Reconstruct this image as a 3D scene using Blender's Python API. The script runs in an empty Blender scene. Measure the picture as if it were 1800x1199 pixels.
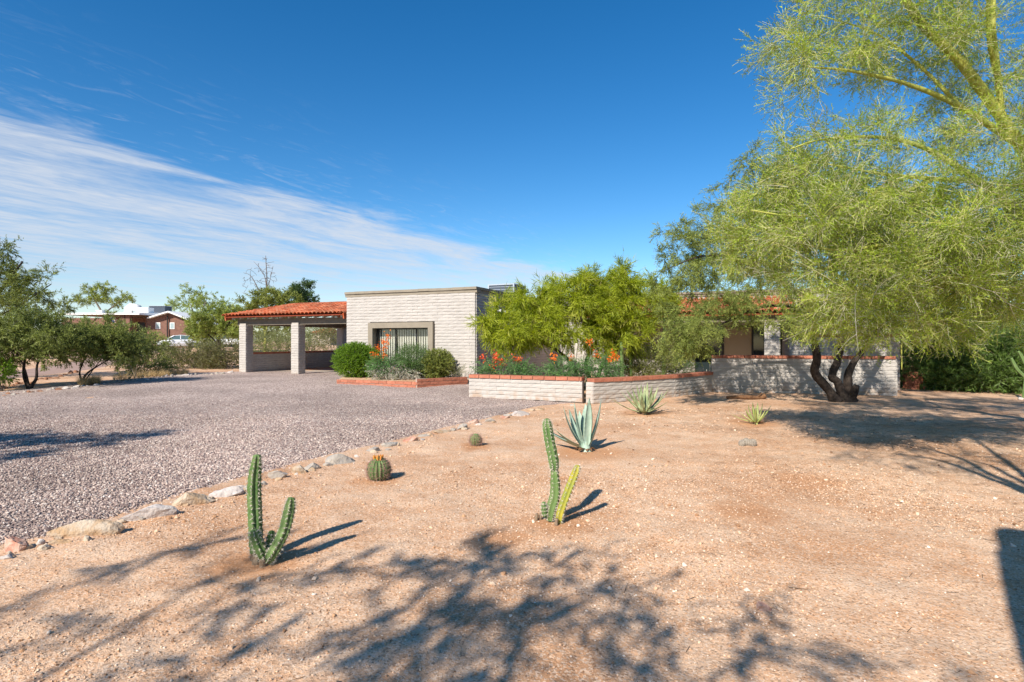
import bpy, bmesh, math, random
import numpy as np
from mathutils import Vector, Matrix, Euler

# ------------------------------------------------------------------ camera, sky, sun, exposure
S = bpy.context.scene
COL = S.collection
HC = 1.53                       # eye height
F = 1000.0                      # focal length in photo pixels (1800 wide)
cam = bpy.data.cameras.new('camera'); cam.lens = 20.0; cam.sensor_width = 36.0
cam.clip_start = 0.05; cam.clip_end = 2000
camo = bpy.data.objects.new('camera', cam); COL.objects.link(camo)
camo.location = (0, 0, HC); camo.rotation_euler = (math.radians(90), 0, 0)
S.camera = camo

SUN_AZ, SUN_EL = math.radians(31), math.radians(36.5)
SUN_STRENGTH, SKY_STRENGTH, EXPOSURE = 5.0, 0.101, 0.60
sd = Vector((math.sin(SUN_AZ)*math.cos(SUN_EL), math.cos(SUN_AZ)*math.cos(SUN_EL), -math.sin(SUN_EL)))
sun = bpy.data.lights.new('sun', 'SUN'); sun.energy = SUN_STRENGTH; sun.angle = math.radians(0.5)
sun.color = (1.0, 0.93, 0.83)
suno = bpy.data.objects.new('sun', sun); COL.objects.link(suno)
suno.rotation_euler = sd.to_track_quat('-Z', 'Y').to_euler(); suno.location = (-20, -30, 40)

S.view_settings.view_transform = 'Standard'; S.view_settings.look = 'None'
S.view_settings.exposure = EXPOSURE; S.view_settings.gamma = 1.0
S.view_settings.use_curve_mapping = False
try:
    S.cycles.max_bounces = 6; S.cycles.transparent_max_bounces = 12
except Exception: pass

def nn(nt, t, **kw):
    n = nt.nodes.new(t)
    for k, v in kw.items(): setattr(n, k, v)
    return n
def lk(nt, a, b): nt.links.new(a, b)
def mth(nt, op, a, b=None, c=None, clamp=False):
    n = nt.nodes.new('ShaderNodeMath'); n.operation = op; n.use_clamp = clamp
    for i, v in enumerate((a, b, c)):
        if v is None: continue
        if isinstance(v, (int, float)): n.inputs[i].default_value = v
        else: nt.links.new(v, n.inputs[i])
    return n.outputs[0]
def smooth(nt, v, lo, hi, tlo=0.0, thi=1.0):
    n = nt.nodes.new('ShaderNodeMapRange'); n.interpolation_type = 'SMOOTHSTEP'
    nt.links.new(v, n.inputs[0])
    n.inputs[1].default_value = lo; n.inputs[2].default_value = hi
    n.inputs[3].default_value = tlo; n.inputs[4].default_value = thi
    return n.outputs[0]

wd = bpy.data.worlds.new('World'); S.world = wd; wd.use_nodes = True
wt = wd.node_tree; wt.nodes.clear()
wo = nn(wt, 'ShaderNodeOutputWorld'); bg = nn(wt, 'ShaderNodeBackground')
bg.inputs[1].default_value = SKY_STRENGTH
sky = nn(wt, 'ShaderNodeTexSky'); sky.sky_type = 'NISHITA'; sky.sun_disc = False
sky.sun_elevation = SUN_EL; sky.sun_rotation = math.pi + SUN_AZ
sky.altitude = 800; sky.air_density = 1.0; sky.dust_density = 0.15; sky.ozone_density = 2.6
hs = nn(wt, 'ShaderNodeHueSaturation'); hs.inputs['Saturation'].default_value = 1.37
hs.inputs['Value'].default_value = 1.0
lk(wt, sky.outputs[0], hs.inputs['Color'])
tc = nn(wt, 'ShaderNodeTexCoord'); sx = nn(wt, 'ShaderNodeSeparateXYZ')
lk(wt, tc.outputs['Generated'], sx.inputs[0])
dx, dy, dz = sx.outputs
zz = mth(wt, 'ADD', mth(wt, 'MAXIMUM', dz, 0.0), 0.02)
X = mth(wt, 'DIVIDE', dx, zz); Y = mth(wt, 'DIVIDE', dy, zz)
# the cirrus sheet lies beyond a slanting edge in the cloud plane
al = math.atan2(1.72, 1.0)
A_ = mth(wt, 'ADD', mth(wt, 'MULTIPLY', X, math.cos(al)), mth(wt, 'MULTIPLY', Y, math.sin(al)))      # along the edge
C_ = mth(wt, 'SUBTRACT', mth(wt, 'MULTIPLY', Y, math.cos(al)), mth(wt, 'MULTIPLY', X, math.sin(al)))  # across it
cv = nn(wt, 'ShaderNodeCombineXYZ')
lk(wt, mth(wt, 'MULTIPLY', A_, 0.85), cv.inputs[0]); lk(wt, mth(wt, 'MULTIPLY', C_, 2.2), cv.inputs[1])
n1 = nn(wt, 'ShaderNodeTexNoise'); n1.inputs['Scale'].default_value = 1.0; n1.inputs['Detail'].default_value = 8
n1.inputs['Roughness'].default_value = 0.62; n1.inputs['Distortion'].default_value = 0.6
lk(wt, cv.outputs[0], n1.inputs['Vector'])
cv2 = nn(wt, 'ShaderNodeCombineXYZ')
lk(wt, mth(wt, 'MULTIPLY', A_, 3.6), cv2.inputs[0]); lk(wt, mth(wt, 'MULTIPLY', C_, 10.0), cv2.inputs[1])
n2 = nn(wt, 'ShaderNodeTexNoise'); n2.inputs['Scale'].default_value = 1.0; n2.inputs['Detail'].default_value = 6
n2.inputs['Roughness'].default_value = 0.65; n2.inputs['Distortion'].default_value = 1.2
lk(wt, cv2.outputs[0], n2.inputs['Vector'])
# edge at C = 2.44*cos - (-2.2)*sin
c0 = 2.44*math.cos(al) + 2.2*math.sin(al)
edge = mth(wt, 'ADD', mth(wt, 'SUBTRACT', C_, c0 - 0.32), mth(wt, 'MULTIPLY', mth(wt, 'SUBTRACT', n1.outputs[0], 0.5), 1.5))
m1 = smooth(wt, edge, -0.02, 0.46)
body = mth(wt, 'MULTIPLY', m1, mth(wt, 'ADD', 0.36, mth(wt, 'MULTIPLY', n2.outputs[0], 0.95)))
tex = mth(wt, 'MULTIPLY', body, smooth(wt, n1.outputs[0], 0.25, 0.62, 0.30, 1.0))
# a second, thin layer of loose wisps lower down
wisp = mth(wt, 'MULTIPLY', smooth(wt, n2.outputs[0], 0.52, 0.72), mth(wt, 'MULTIPLY', smooth(wt, C_, c0-1.5, c0), 0.22))
fade = smooth(wt, dz, 0.0, 0.16, 0.40, 1.0)
cl = mth(wt, 'MULTIPLY', mth(wt, 'MAXIMUM', tex, wisp), fade)
cl = mth(wt, 'MULTIPLY', cl, 0.92, clamp=True)
mx = nn(wt, 'ShaderNodeMix', data_type='RGBA')
lk(wt, cl, mx.inputs[0]); lk(wt, hs.outputs[0], mx.inputs[6]); mx.inputs[7].default_value = (4.6, 4.95, 5.5, 1)
lk(wt, mx.outputs[2], bg.inputs[0]); lk(wt, bg.outputs[0], wo.inputs[0])

# ------------------------------------------------------------------ helpers
rnd = random.Random(7)
def rg(seed): return np.random.default_rng(seed)

def ss(a, b, x):
    t = np.clip((np.asarray(x, float)-a)/(b-a), 0, 1); return t*t*(3-2*t)

def vnoise(x, y, seed=0):
    """smooth value noise on arrays"""
    x = np.asarray(x, float); y = np.asarray(y, float)
    xi = np.floor(x).astype(np.int64); yi = np.floor(y).astype(np.int64)
    fx = x-xi; fy = y-yi; fx = fx*fx*(3-2*fx); fy = fy*fy*(3-2*fy)
    def h(a, b):
        v = (a*374761393 + b*668265263 + seed*982451653) & 0x7fffffff
        v = ((v ^ (v >> 13))*1274126177) & 0x7fffffff
        return ((v ^ (v >> 16)) & 0xffff)/65535.0
    return (h(xi, yi)*(1-fx)+h(xi+1, yi)*fx)*(1-fy) + (h(xi, yi+1)*(1-fx)+h(xi+1, yi+1)*fx)*fy

def gz_base(x, y):
    x = np.asarray(x, float); y = np.asarray(y, float)
    left = 1-ss(0.0, 3.5, x)
    z = 0.14*ss(13.5, 19, y)*left
    z = z + 0.62*ss(24, 62, y)*(1-ss(-8, 6, x)) + 0.02*np.maximum(y-90, 0)*0
    return z
def gz(x, y, detail=True):
    z = gz_base(x, y)
    if detail:
        d = 1-ss(12, 30, np.abs(y))
        z = z + d*(0.035*(vnoise(np.asarray(x)*0.9+3, np.asarray(y)*0.9, 1)-0.5) + 0.022*(vnoise(np.asarray(x)*2.6, np.asarray(y)*2.6, 2)-0.5)
                   + 0.020*(vnoise(np.asarray(x)*6, np.asarray(y)*6, 3)-0.5))
    return z
def gzf(x, y): return float(gz(np.array([x]), np.array([y]))[0])

def W(px, py, d): return Vector(((px-900)*d/F, d, HC+(600-py)*d/F))
def G(px, py):
    """ground point seen at a photo pixel"""
    k = (py-600)/F; d = HC/k
    for _ in range(30):
        z = gzf((px-900)*d/F, d); d = 0.5*d+0.5*(HC-z)/k
    x = (px-900)*d/F
    return Vector((x, d, gzf(x, d)))

def finish(o, parent=None, label=None, cat=None, group=None, kind=None):
    COL.objects.link(o)
    if parent is not None:
        o.parent = parent
        o.matrix_parent_inverse = PINV.get(parent.name, Matrix.Identity(4))
        PINV[o.name] = Matrix.Identity(4)
        if parent.name in PW: PW[o.name] = PW[parent.name]
        PINV[o.name] = (PINV.get(parent.name, Matrix.Identity(4)) if False else Matrix.Identity(4))
    if label: o['label'] = label
    if cat: o['category'] = cat
    if group: o['group'] = group
    if kind: o['kind'] = kind
    return o
PINV = {}; PW = {}

def thing(name, label, cat, loc=(0, 0, 0), group=None):
    o = bpy.data.objects.new(name, None); o.empty_display_size = 0.2
    o.location = loc
    PINV[o.name] = Matrix.Translation(-Vector(loc))
    return finish(o, None, label, cat, group)

def mesh_np(name, V, Q=None, T=None, mats=(), mi=None, tint=None, smooth_=False):
    me = bpy.data.meshes.new(name)
    V = np.asarray(V, np.float32)
    q = np.zeros((0, 4), np.int32) if Q is None else np.asarray(Q, np.int32).reshape(-1, 4)
    t = np.zeros((0, 3), np.int32) if T is None else np.asarray(T, np.int32).reshape(-1, 3)
    me.vertices.add(len(V)); me.vertices.foreach_set('co', V.ravel())
    lv = np.concatenate([q.ravel(), t.ravel()])
    tot = np.concatenate([np.full(len(q), 4, np.int32), np.full(len(t), 3, np.int32)])
    st = np.concatenate([[0], np.cumsum(tot)[:-1]]).astype(np.int32) if len(tot) else np.zeros(0, np.int32)
    me.loops.add(len(lv)); me.loops.foreach_set('vertex_index', lv.astype(np.int32))
    me.polygons.add(len(tot)); me.polygons.foreach_set('loop_start', st)
    try: me.polygons.foreach_set('loop_total', tot)
    except Exception: pass
    for m in mats: me.materials.append(m)
    if mi is not None: me.polygons.foreach_set('material_index', np.asarray(mi, np.int32))
    if smooth_: me.polygons.foreach_set('use_smooth', np.ones(len(tot), bool))
    if tint is not None:
        a = me.attributes.new('tint', 'FLOAT', 'POINT'); a.data.foreach_set('value', np.asarray(tint, np.float32))
    me.update(); me.validate()
    return me

def obj(name, me, parent=None, **kw):
    return finish(bpy.data.objects.new(name, me), parent, **kw)

class MB:
    """collects boxes, tubes, prisms into one mesh"""
    def __init__(s): s.v = []; s.f = []; s.m = []
    def add(s, vs, fs, m=0):
        b = len(s.v); s.v += [tuple(v) for v in vs]; s.f += [tuple(i+b for i in f) for f in fs]; s.m += [m]*len(fs); return s
    def box(s, c, ex, ey, ez, hx, hy, hz, m=0, taper=1.0):
        c = Vector(c); ex = Vector(ex)*hx; ey = Vector(ey)*hy; ez = Vector(ez)*hz
        vs = []
        for k in (-1, 1):
            t = taper if k > 0 else 1.0
            for a, b in ((-1, -1), (1, -1), (1, 1), (-1, 1)): vs.append(c+ex*a*t+ey*b*t+ez*k)
        return s.add(vs, [(0, 3, 2, 1), (4, 5, 6, 7), (0, 1, 5, 4), (1, 2, 6, 5), (2, 3, 7, 6), (3, 0, 4, 7)], m)
    def abox(s, x0, y0, z0, x1, y1, z1, m=0):
        return s.box(((x0+x1)/2, (y0+y1)/2, (z0+z1)/2), (1, 0, 0), (0, 1, 0), (0, 0, 1), abs(x1-x0)/2, abs(y1-y0)/2, abs(z1-z0)/2, m)
    def tube(s, pts, rad, n=8, m=0, cap=True):
        V, Fq = tube_np(np.array([tuple(p) for p in pts]), np.array(rad), n)
        b = len(s.v); s.v += [tuple(v) for v in V]; s.f += [tuple(int(i)+b for i in f) for f in Fq]; s.m += [m]*len(Fq)
        if cap:
            k = len(pts)
            s.f.append(tuple(b+i for i in reversed(range(n)))); s.m.append(m)
            s.f.append(tuple(b+(k-1)*n+i for i in range(n))); s.m.append(m)
        return s
    def mesh(s, name, *mats, smooth_=False, bevel=0):
        me = bpy.data.meshes.new(name); me.from_pydata(s.v, [], s.f)
        for m in mats: me.materials.append(m)
        for p, i in zip(me.polygons, s.m): p.material_index = i; p.use_smooth = smooth_
        if bevel:
            bm = bmesh.new(); bm.from_mesh(me)
            bmesh.ops.bevel(bm, geom=bm.edges[:], offset=bevel, segments=1, affect='EDGES', clamp_overlap=True)
            bm.to_mesh(me); bm.free()
        me.update(); return me

def frames(P):
    T = np.gradient(P, axis=0); T /= np.linalg.norm(T, axis=1, keepdims=True)+1e-9
    ref = np.array([0., 0., 1.]) if abs(T[0][2]) < 0.9 else np.array([1., 0., 0.])
    U = np.zeros_like(P); u = np.cross(T[0], ref); u /= np.linalg.norm(u)+1e-9
    for i in range(len(P)):
        u = u-T[i]*np.dot(u, T[i]); u /= np.linalg.norm(u)+1e-9; U[i] = u
    return T, U, np.cross(T, U)
def tube_np(P, R, n=6):
    P = np.asarray(P, float); T, U, B = frames(P)
    a = np.arange(n)*2*np.pi/n
    V = P[:, None, :] + R[:, None, None]*(np.cos(a)[None, :, None]*U[:, None, :]+np.sin(a)[None, :, None]*B[:, None, :])
    k = len(P); i = np.arange(k-1)[:, None]; j = np.arange(n)[None, :]; j2 = (j+1) % n
    Q = np.stack([i*n+j, i*n+j2, (i+1)*n+j2, (i+1)*n+j], -1).reshape(-1, 4)
    return V.reshape(-1, 3), Q
def spline(pts, n):
    """Catmull-Rom resample"""
    P = np.array([tuple(p) for p in pts], float)
    if len(P) == 2: return P[0]+(P[1]-P[0])*np.linspace(0, 1, n)[:, None]
    E = np.vstack([2*P[0]-P[1], P, 2*P[-1]-P[-2]]); t = np.linspace(0, len(P)-1-1e-6, n); k = t.astype(int); u = (t-k)[:, None]
    a, b, c, d = E[k], E[k+1], E[k+2], E[k+3]
    return 0.5*(2*b+(c-a)*u+(2*a-5*b+4*c-d)*u*u+(3*b-a-3*c+d)*u**3)

# ------------------------------------------------------------------ materials
def mat(name, col, rough=0.85, spec=0.25, var=0.0, vscale=8.0, bump=0.0, bscale=60.0, metal=0.0, col2=None, objvar=0.0, stain=None):
    m = bpy.data.materials.new(name); m.use_nodes = True; nt = m.node_tree
    b = nt.nodes['Principled BSDF']; b.inputs['Roughness'].default_value = rough
    b.inputs['Specular IOR Level'].default_value = spec; b.inputs['Metallic'].default_value = metal
    b.inputs['Base Color'].default_value = (*col, 1)
    geo = nn(nt, 'ShaderNodeNewGeometry')
    cur = None
    if var or col2 or objvar:
        c2 = col2 or tuple(c*(1-var) for c in col)
        n = nn(nt, 'ShaderNodeTexNoise'); n.inputs['Scale'].default_value = vscale; n.inputs['Detail'].default_value = 5
        n.inputs['Roughness'].default_value = 0.6
        lk(nt, geo.outputs['Position'], n.inputs['Vector'])
        f = smooth(nt, n.outputs[0], 0.32, 0.68)
        mxx = nn(nt, 'ShaderNodeMix', data_type='RGBA'); lk(nt, f, mxx.inputs[0])
        mxx.inputs[6].default_value = (*col, 1); mxx.inputs[7].default_value = (*c2, 1)
        cur = mxx.outputs[2]
        if objvar:
            oi = nn(nt, 'ShaderNodeObjectInfo'); h = nn(nt, 'ShaderNodeHueSaturation')
            lk(nt, cur, h.inputs['Color'])
            lk(nt, mth(nt, 'ADD', 1-objvar, mth(nt, 'MULTIPLY', oi.outputs['Random'], 2*objvar)), h.inputs['Value'])
            cur = h.outputs[0]
        lk(nt, cur, b.inputs['Base Color'])
    if bump:
        n = nn(nt, 'ShaderNodeTexNoise'); n.inputs['Scale'].default_value = bscale; n.inputs['Detail'].default_value = 4
        lk(nt, geo.outputs['Position'], n.inputs['Vector'])
        bp = nn(nt, 'ShaderNodeBump'); bp.inputs['Strength'].default_value = bump; bp.inputs['Distance'].default_value = 0.02
        lk(nt, n.outputs[0], bp.inputs['Height']); lk(nt, bp.outputs[0], b.inputs['Normal'])
    return m

def leafmat(name, c1, c2, trans=0.35, c3=None):
    m = bpy.data.materials.new(name); m.use_nodes = True; nt = m.node_tree; nt.nodes.clear()
    out = nn(nt, 'ShaderNodeOutputMaterial'); at = nn(nt, 'ShaderNodeAttribute', attribute_name='tint')
    r = nn(nt, 'ShaderNodeValToRGB'); r.color_ramp.elements[0].color = (*c1, 1); r.color_ramp.elements[1].color = (*c2, 1)
    if c3: e = r.color_ramp.elements.new(0.93); r.color_ramp.elements[1].position = 0.85; e.color = (*c2, 1); r.color_ramp.elements[2].color = (*c3, 1)
    lk(nt, at.outputs['Fac'], r.inputs[0])
    p = nn(nt, 'ShaderNodeBsdfPrincipled'); p.inputs['Roughness'].default_value = 0.55; p.inputs['Specular IOR Level'].default_value = 0.3
    tr = nn(nt, 'ShaderNodeBsdfTranslucent'); ms = nn(nt, 'ShaderNodeMixShader'); ms.inputs[0].default_value = trans
    h = nn(nt, 'ShaderNodeHueSaturation'); h.inputs['Value'].default_value = 1.3; h.inputs['Saturation'].default_value = 1.1
    lk(nt, r.outputs[0], p.inputs['Base Color']); lk(nt, r.outputs[0], h.inputs['Color']); lk(nt, h.outputs[0], tr.inputs[0])
    lk(nt, p.outputs[0], ms.inputs[1]); lk(nt, tr.outputs[0], ms.inputs[2]); lk(nt, ms.outputs[0], out.inputs[0])
    return m

def soilmat():
    m = bpy.data.materials.new('decomposed_granite_soil'); m.use_nodes = True; nt = m.node_tree
    b = nt.nodes['Principled BSDF']; b.inputs['Roughness'].default_value = 0.95; b.inputs['Specular IOR Level'].default_value = 0.1
    geo = nn(nt, 'ShaderNodeNewGeometry'); P = geo.outputs['Position']
    def noise(sc, det=5, ro=0.6):
        n = nn(nt, 'ShaderNodeTexNoise'); n.inputs['Scale'].default_value = sc; n.inputs['Detail'].default_value = det
        n.inputs['Roughness'].default_value = ro; lk(nt, P, n.inputs['Vector']); return n.outputs[0]
    big = noise(0.55, 6); med = noise(3.0, 6); fine = noise(45, 3)
    def mix(f, a, bb):
        q = nn(nt, 'ShaderNodeMix', data_type='RGBA'); lk(nt, f, q.inputs[0])
        for s_, v in ((6, a), (7, bb)):
            if isinstance(v, tuple): q.inputs[s_].default_value = (*v, 1)
            else: lk(nt, v, q.inputs[s_])
        return q.outputs[2]
    c = mix(smooth(nt, med, 0.35, 0.68), SOIL_A, SOIL_B)
    c = mix(smooth(nt, big, 0.44, 0.66, 0, 0.85), c, SOIL_C)
    v = nn(nt, 'ShaderNodeTexVoronoi'); v.inputs['Scale'].default_value = 95; lk(nt, P, v.inputs['Vector'])
    hv = nn(nt, 'ShaderNodeSeparateColor'); lk(nt, v.outputs['Color'], hv.inputs[0])
    c = mix(mth(nt, 'MULTIPLY', smooth(nt, hv.outputs[0], 0.60, 0.8), 0.55), c, SOIL_PALE)
    c = mix(mth(nt, 'MULTIPLY', smooth(nt, hv.outputs[1], 0.80, 0.93), 0.65), c, SOIL_DARK)
    c = mix(smooth(nt, fine, 0.55, 0.8, 0, 0.5), c, SOIL_DARK)
    # reddish disturbed soil round the plants
    for (qx, qy, qr) in DISTURBED:
        vd = nn(nt, 'ShaderNodeVectorMath', operation='DISTANCE'); lk(nt, P, vd.inputs[0]); vd.inputs[1].default_value = (qx, qy, 0)
        f = mth(nt, 'MULTIPLY', smooth(nt, mth(nt, 'ADD', vd.outputs['Value'], mth(nt, 'MULTIPLY', mth(nt, 'SUBTRACT', med, .5), .9)), qr*.35, qr, 1, 0), smooth(nt, fine, .25, .6, .45, .8))
        c = mix(f, c, (0.46, 0.22, 0.10))
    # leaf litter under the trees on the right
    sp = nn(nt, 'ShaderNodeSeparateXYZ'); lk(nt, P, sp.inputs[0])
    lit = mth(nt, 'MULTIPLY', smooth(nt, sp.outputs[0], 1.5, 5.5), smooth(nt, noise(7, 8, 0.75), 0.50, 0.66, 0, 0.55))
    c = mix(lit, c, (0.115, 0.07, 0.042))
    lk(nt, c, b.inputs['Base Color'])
    bp = nn(nt, 'ShaderNodeBump'); bp.inputs['Strength'].default_value = 0.9; bp.inputs['Distance'].default_value = 0.012
    hh = mth(nt, 'ADD', mth(nt, 'MULTIPLY', fine, 0.7), mth(nt, 'ADD', mth(nt, 'MULTIPLY', noise(160, 2), 0.5), mth(nt, 'MULTIPLY', noise(14, 4), 1.2)))
    lk(nt, hh, bp.inputs['Height']); lk(nt, bp.outputs[0], b.inputs['Normal'])
    return m
SOIL_A = (0.67, 0.45, 0.295); SOIL_B = (0.60, 0.345, 0.195); SOIL_C = (0.48, 0.24, 0.115)
DISTURBED = [(-1.75, 3.95, .42), (-.1, 4.4, .30), (1.0, 7.8, .75), (.35, 4.75, .45), (-1.45, 6.2, .35), (4.5, 10.6, .7), (2.8, 12.1, .7), (2.1, 5.1, .4), (3.2, 6.2, .55), (.6, 6.3, .4), (-.55, 8.2, .35)]
SOIL_PALE = (0.74, 0.59, 0.45); SOIL_DARK = (0.25, 0.145, 0.085)

def gravelmat(name, inst):
    m = bpy.data.materials.new(name); m.use_nodes = True; nt = m.node_tree
    b = nt.nodes['Principled BSDF']; b.inputs['Roughness'].default_value = 0.9; b.inputs['Specular IOR Level'].default_value = 0.15
    geo = nn(nt, 'ShaderNodeNewGeometry'); r = nn(nt, 'ShaderNodeValToRGB')
    cr = r.color_ramp; cr.interpolation = 'LINEAR'
    cols = [(0.0, (0.14, 0.10, 0.09)), (0.2, (0.27, 0.195, 0.175)), (0.45, (0.40, 0.30, 0.258)), (0.7, (0.51, 0.395, 0.33)), (0.9, (0.60, 0.49, 0.41)), (1.0, (0.71, 0.63, 0.56))]
    cr.elements[0].color = (*cols[0][1], 1); cr.elements[1].color = (*cols[-1][1], 1)
    for p, c in cols[1:-1]: e = cr.elements.new(p); e.color = (*c, 1)
    if inst:
        oi = nn(nt, 'ShaderNodeObjectInfo'); lk(nt, oi.outputs['Random'], r.inputs[0])
    else:
        v = nn(nt, 'ShaderNodeTexVoronoi'); v.inputs['Scale'].default_value = 46; lk(nt, geo.outputs['Position'], v.inputs['Vector'])
        hv = nn(nt, 'ShaderNodeSeparateColor'); lk(nt, v.outputs['Color'], hv.inputs[0]); lk(nt, hv.outputs[0], r.inputs[0])
        bp = nn(nt, 'ShaderNodeBump'); bp.inputs['Strength'].default_value = 1.0; bp.inputs['Distance'].default_value = 0.02; bp.invert = True
        lk(nt, v.outputs['Distance'], bp.inputs['Height']); lk(nt, bp.outputs[0], b.inputs['Normal'])
    n = nn(nt, 'ShaderNodeTexNoise'); n.inputs['Scale'].default_value = 0.35; n.inputs['Detail'].default_value = 4; lk(nt, geo.outputs['Position'], n.inputs['Vector'])
    h = nn(nt, 'ShaderNodeHueSaturation'); lk(nt, r.outputs[0], h.inputs['Color'])
    lk(nt, smooth(nt, n.outputs[0], 0.3, 0.7, 0.80, 1.16), h.inputs['Value']); lk(nt, h.outputs[0], b.inputs['Base Color'])
    return m
def pebblemat():
    m = bpy.data.materials.new('soil_pebble'); m.use_nodes = True; nt = m.node_tree
    b = nt.nodes['Principled BSDF']; b.inputs['Roughness'].default_value = 0.9; b.inputs['Specular IOR Level'].default_value = 0.15
    r = nn(nt, 'ShaderNodeValToRGB'); cr = r.color_ramp
    cols = [(0.0, (0.20, 0.11, 0.06)), (0.2, (0.46, 0.26, 0.14)), (0.55, (0.62, 0.41, 0.265)), (0.85, (0.69, 0.51, 0.36)), (1.0, (0.74, 0.64, 0.53))]
    cr.elements[0].color = (*cols[0][1], 1); cr.elements[1].color = (*cols[-1][1], 1)
    for p, c in cols[1:-1]: e = cr.elements.new(p); e.color = (*c, 1)
    oi = nn(nt, 'ShaderNodeObjectInfo'); lk(nt, oi.outputs['Random'], r.inputs[0]); lk(nt, r.outputs[0], b.inputs['Base Color'])
    return m

M = {}
M['block'] = mat('cream_painted_block', (0.445, 0.410, 0.372), 0.9, 0.15, var=0.10, vscale=2.5, bump=0.5, bscale=45, objvar=0.035)
def weather(m):
    # rain streaks and splashed dirt near the ground, as worn paint shows
    nt = m.node_tree; b = nt.nodes['Principled BSDF']; src = b.inputs['Base Color'].links[0].from_socket
    geo = nn(nt, 'ShaderNodeNewGeometry'); mp = nn(nt, 'ShaderNodeMapping'); mp.inputs['Scale'].default_value = (5, 5, .55); lk(nt, geo.outputs['Position'], mp.inputs['Vector'])
    n = nn(nt, 'ShaderNodeTexNoise'); n.inputs['Scale'].default_value = 1.0; n.inputs['Detail'].default_value = 7; n.inputs['Roughness'].default_value = .65; lk(nt, mp.outputs[0], n.inputs['Vector'])
    n2_ = nn(nt, 'ShaderNodeTexNoise'); n2_.inputs['Scale'].default_value = 6; n2_.inputs['Detail'].default_value = 6; lk(nt, geo.outputs['Position'], n2_.inputs['Vector'])
    q = nn(nt, 'ShaderNodeMix', data_type='RGBA'); lk(nt, smooth(nt, n.outputs[0], .5, .75, 0, .2), q.inputs[0]); lk(nt, src, q.inputs[6]); q.inputs[7].default_value = (.26, .225, .19, 1)
    sp = nn(nt, 'ShaderNodeSeparateXYZ'); lk(nt, geo.outputs['Position'], sp.inputs[0])
    f = mth(nt, 'MULTIPLY', smooth(nt, sp.outputs[2], .38, .02, 0, .8), smooth(nt, n2_.outputs[0], .38, .68), clamp=True)
    q2 = nn(nt, 'ShaderNodeMix', data_type='RGBA'); lk(nt, f, q2.inputs[0]); lk(nt, q.outputs[2], q2.inputs[6]); q2.inputs[7].default_value = (.36, .24, .16, 1); lk(nt, q2.outputs[2], b.inputs['Base Color'])
weather(M['block'])
M['blockcore'] = mat('cream_mortar', (0.40, 0.36, 0.315), 0.95, 0.1, var=0.1, bump=0.3)
M['stucco'] = mat('tan_stucco', (0.40, 0.35, 0.285), 0.9, 0.15, var=0.1, vscale=3, bump=0.4, bscale=80)
M['taupe'] = mat('taupe_paint', (0.275, 0.235, 0.18), 0.85, 0.2, var=0.12, vscale=4, bump=0.3, bscale=40)
M['redbrick'] = mat('red_cap_brick', (0.43, 0.17, 0.105), 0.85, 0.2, col2=(0.36, 0.125, 0.075), vscale=14, bump=0.5, bscale=70, objvar=0.12)
M['mortar'] = mat('grey_mortar', (0.42, 0.33, 0.27), 0.95, 0.1, var=0.15)
M['tile'] = mat('terracotta_tile', (0.46, 0.09, 0.03), 0.8, 0.2, col2=(0.54, 0.23, 0.12), vscale=4, bump=0.4, bscale=50, objvar=0.36)
M['tiledark'] = mat('terracotta_underlay', (0.22, 0.05, 0.025), 0.9, 0.1)
M['wood'] = mat('tan_painted_wood', (0.23, 0.195, 0.15), 0.8, 0.2, var=0.2, vscale=5)
M['rafter'] = mat('pale_rafter_paint', (0.50, 0.46, 0.36), 0.8, 0.2, var=0.15)
M['concrete'] = mat('concrete', (0.42, 0.36, 0.30), 0.9, 0.15, var=0.15, vscale=1.2, bump=0.2)
M['glass'] = mat('dark_glass', (0.02, 0.03, 0.032), 0.06, 0.6)
M['blind'] = mat('pale_blind', (0.80, 0.78, 0.70), 0.7, 0.2)
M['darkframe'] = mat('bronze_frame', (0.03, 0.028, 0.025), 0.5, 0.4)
M['white'] = mat('white_paint', (0.78, 0.77, 0.75), 0.6, 0.3, var=0.08)
M['acgrey'] = mat('ac_grey', (0.33, 0.37, 0.42), 0.6, 0.4, var=0.1)
M['acdark'] = mat('ac_louvre', (0.045, 0.06, 0.085), 0.6, 0.4)
M['nbrick'] = mat('neighbour_brick', (0.215, 0.12, 0.09), 0.9, 0.15, col2=(0.16, 0.085, 0.065), vscale=3, bump=0.5, bscale=20)
M['rock_grey'] = mat('grey_rock', (0.30, 0.275, 0.25), 0.9, 0.2, col2=(0.42, 0.36, 0.29), vscale=9, bump=0.8, bscale=35)
M['rock_tan'] = mat('tan_rock', (0.42, 0.275, 0.155), 0.9, 0.2, col2=(0.48, 0.40, 0.31), vscale=10, bump=0.8, bscale=35)
M['rock_white'] = mat('white_rock', (0.56, 0.50, 0.45), 0.9, 0.2, col2=(0.38, 0.33, 0.30), vscale=9, bump=0.8, bscale=30)
M['rock_pink'] = mat('pink_rock', (0.44, 0.215, 0.15), 0.9, 0.2, col2=(0.52, 0.38, 0.30), vscale=12, bump=0.8, bscale=35)
M['rock_rust'] = mat('rust_rock', (0.20, 0.09, 0.05), 0.9, 0.2, col2=(0.28, 0.15, 0.09), vscale=5, bump=0.8, bscale=35)
M['cactus'] = mat('cactus_green', (0.075, 0.15, 0.04), 0.65, 0.25, col2=(0.145, 0.215, 0.075), vscale=14, bump=.25, bscale=90)
M['cactus_pale'] = mat('cactus_pale_green', (0.165, 0.235, 0.085), 0.65, 0.25, col2=(0.115, 0.19, 0.055), vscale=11, bump=.25, bscale=90)
M['cactus_yellow'] = mat('cactus_yellow', (0.40, 0.34, 0.035), 0.5, 0.35, col2=(0.22, 0.27, 0.05), vscale=9)
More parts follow.
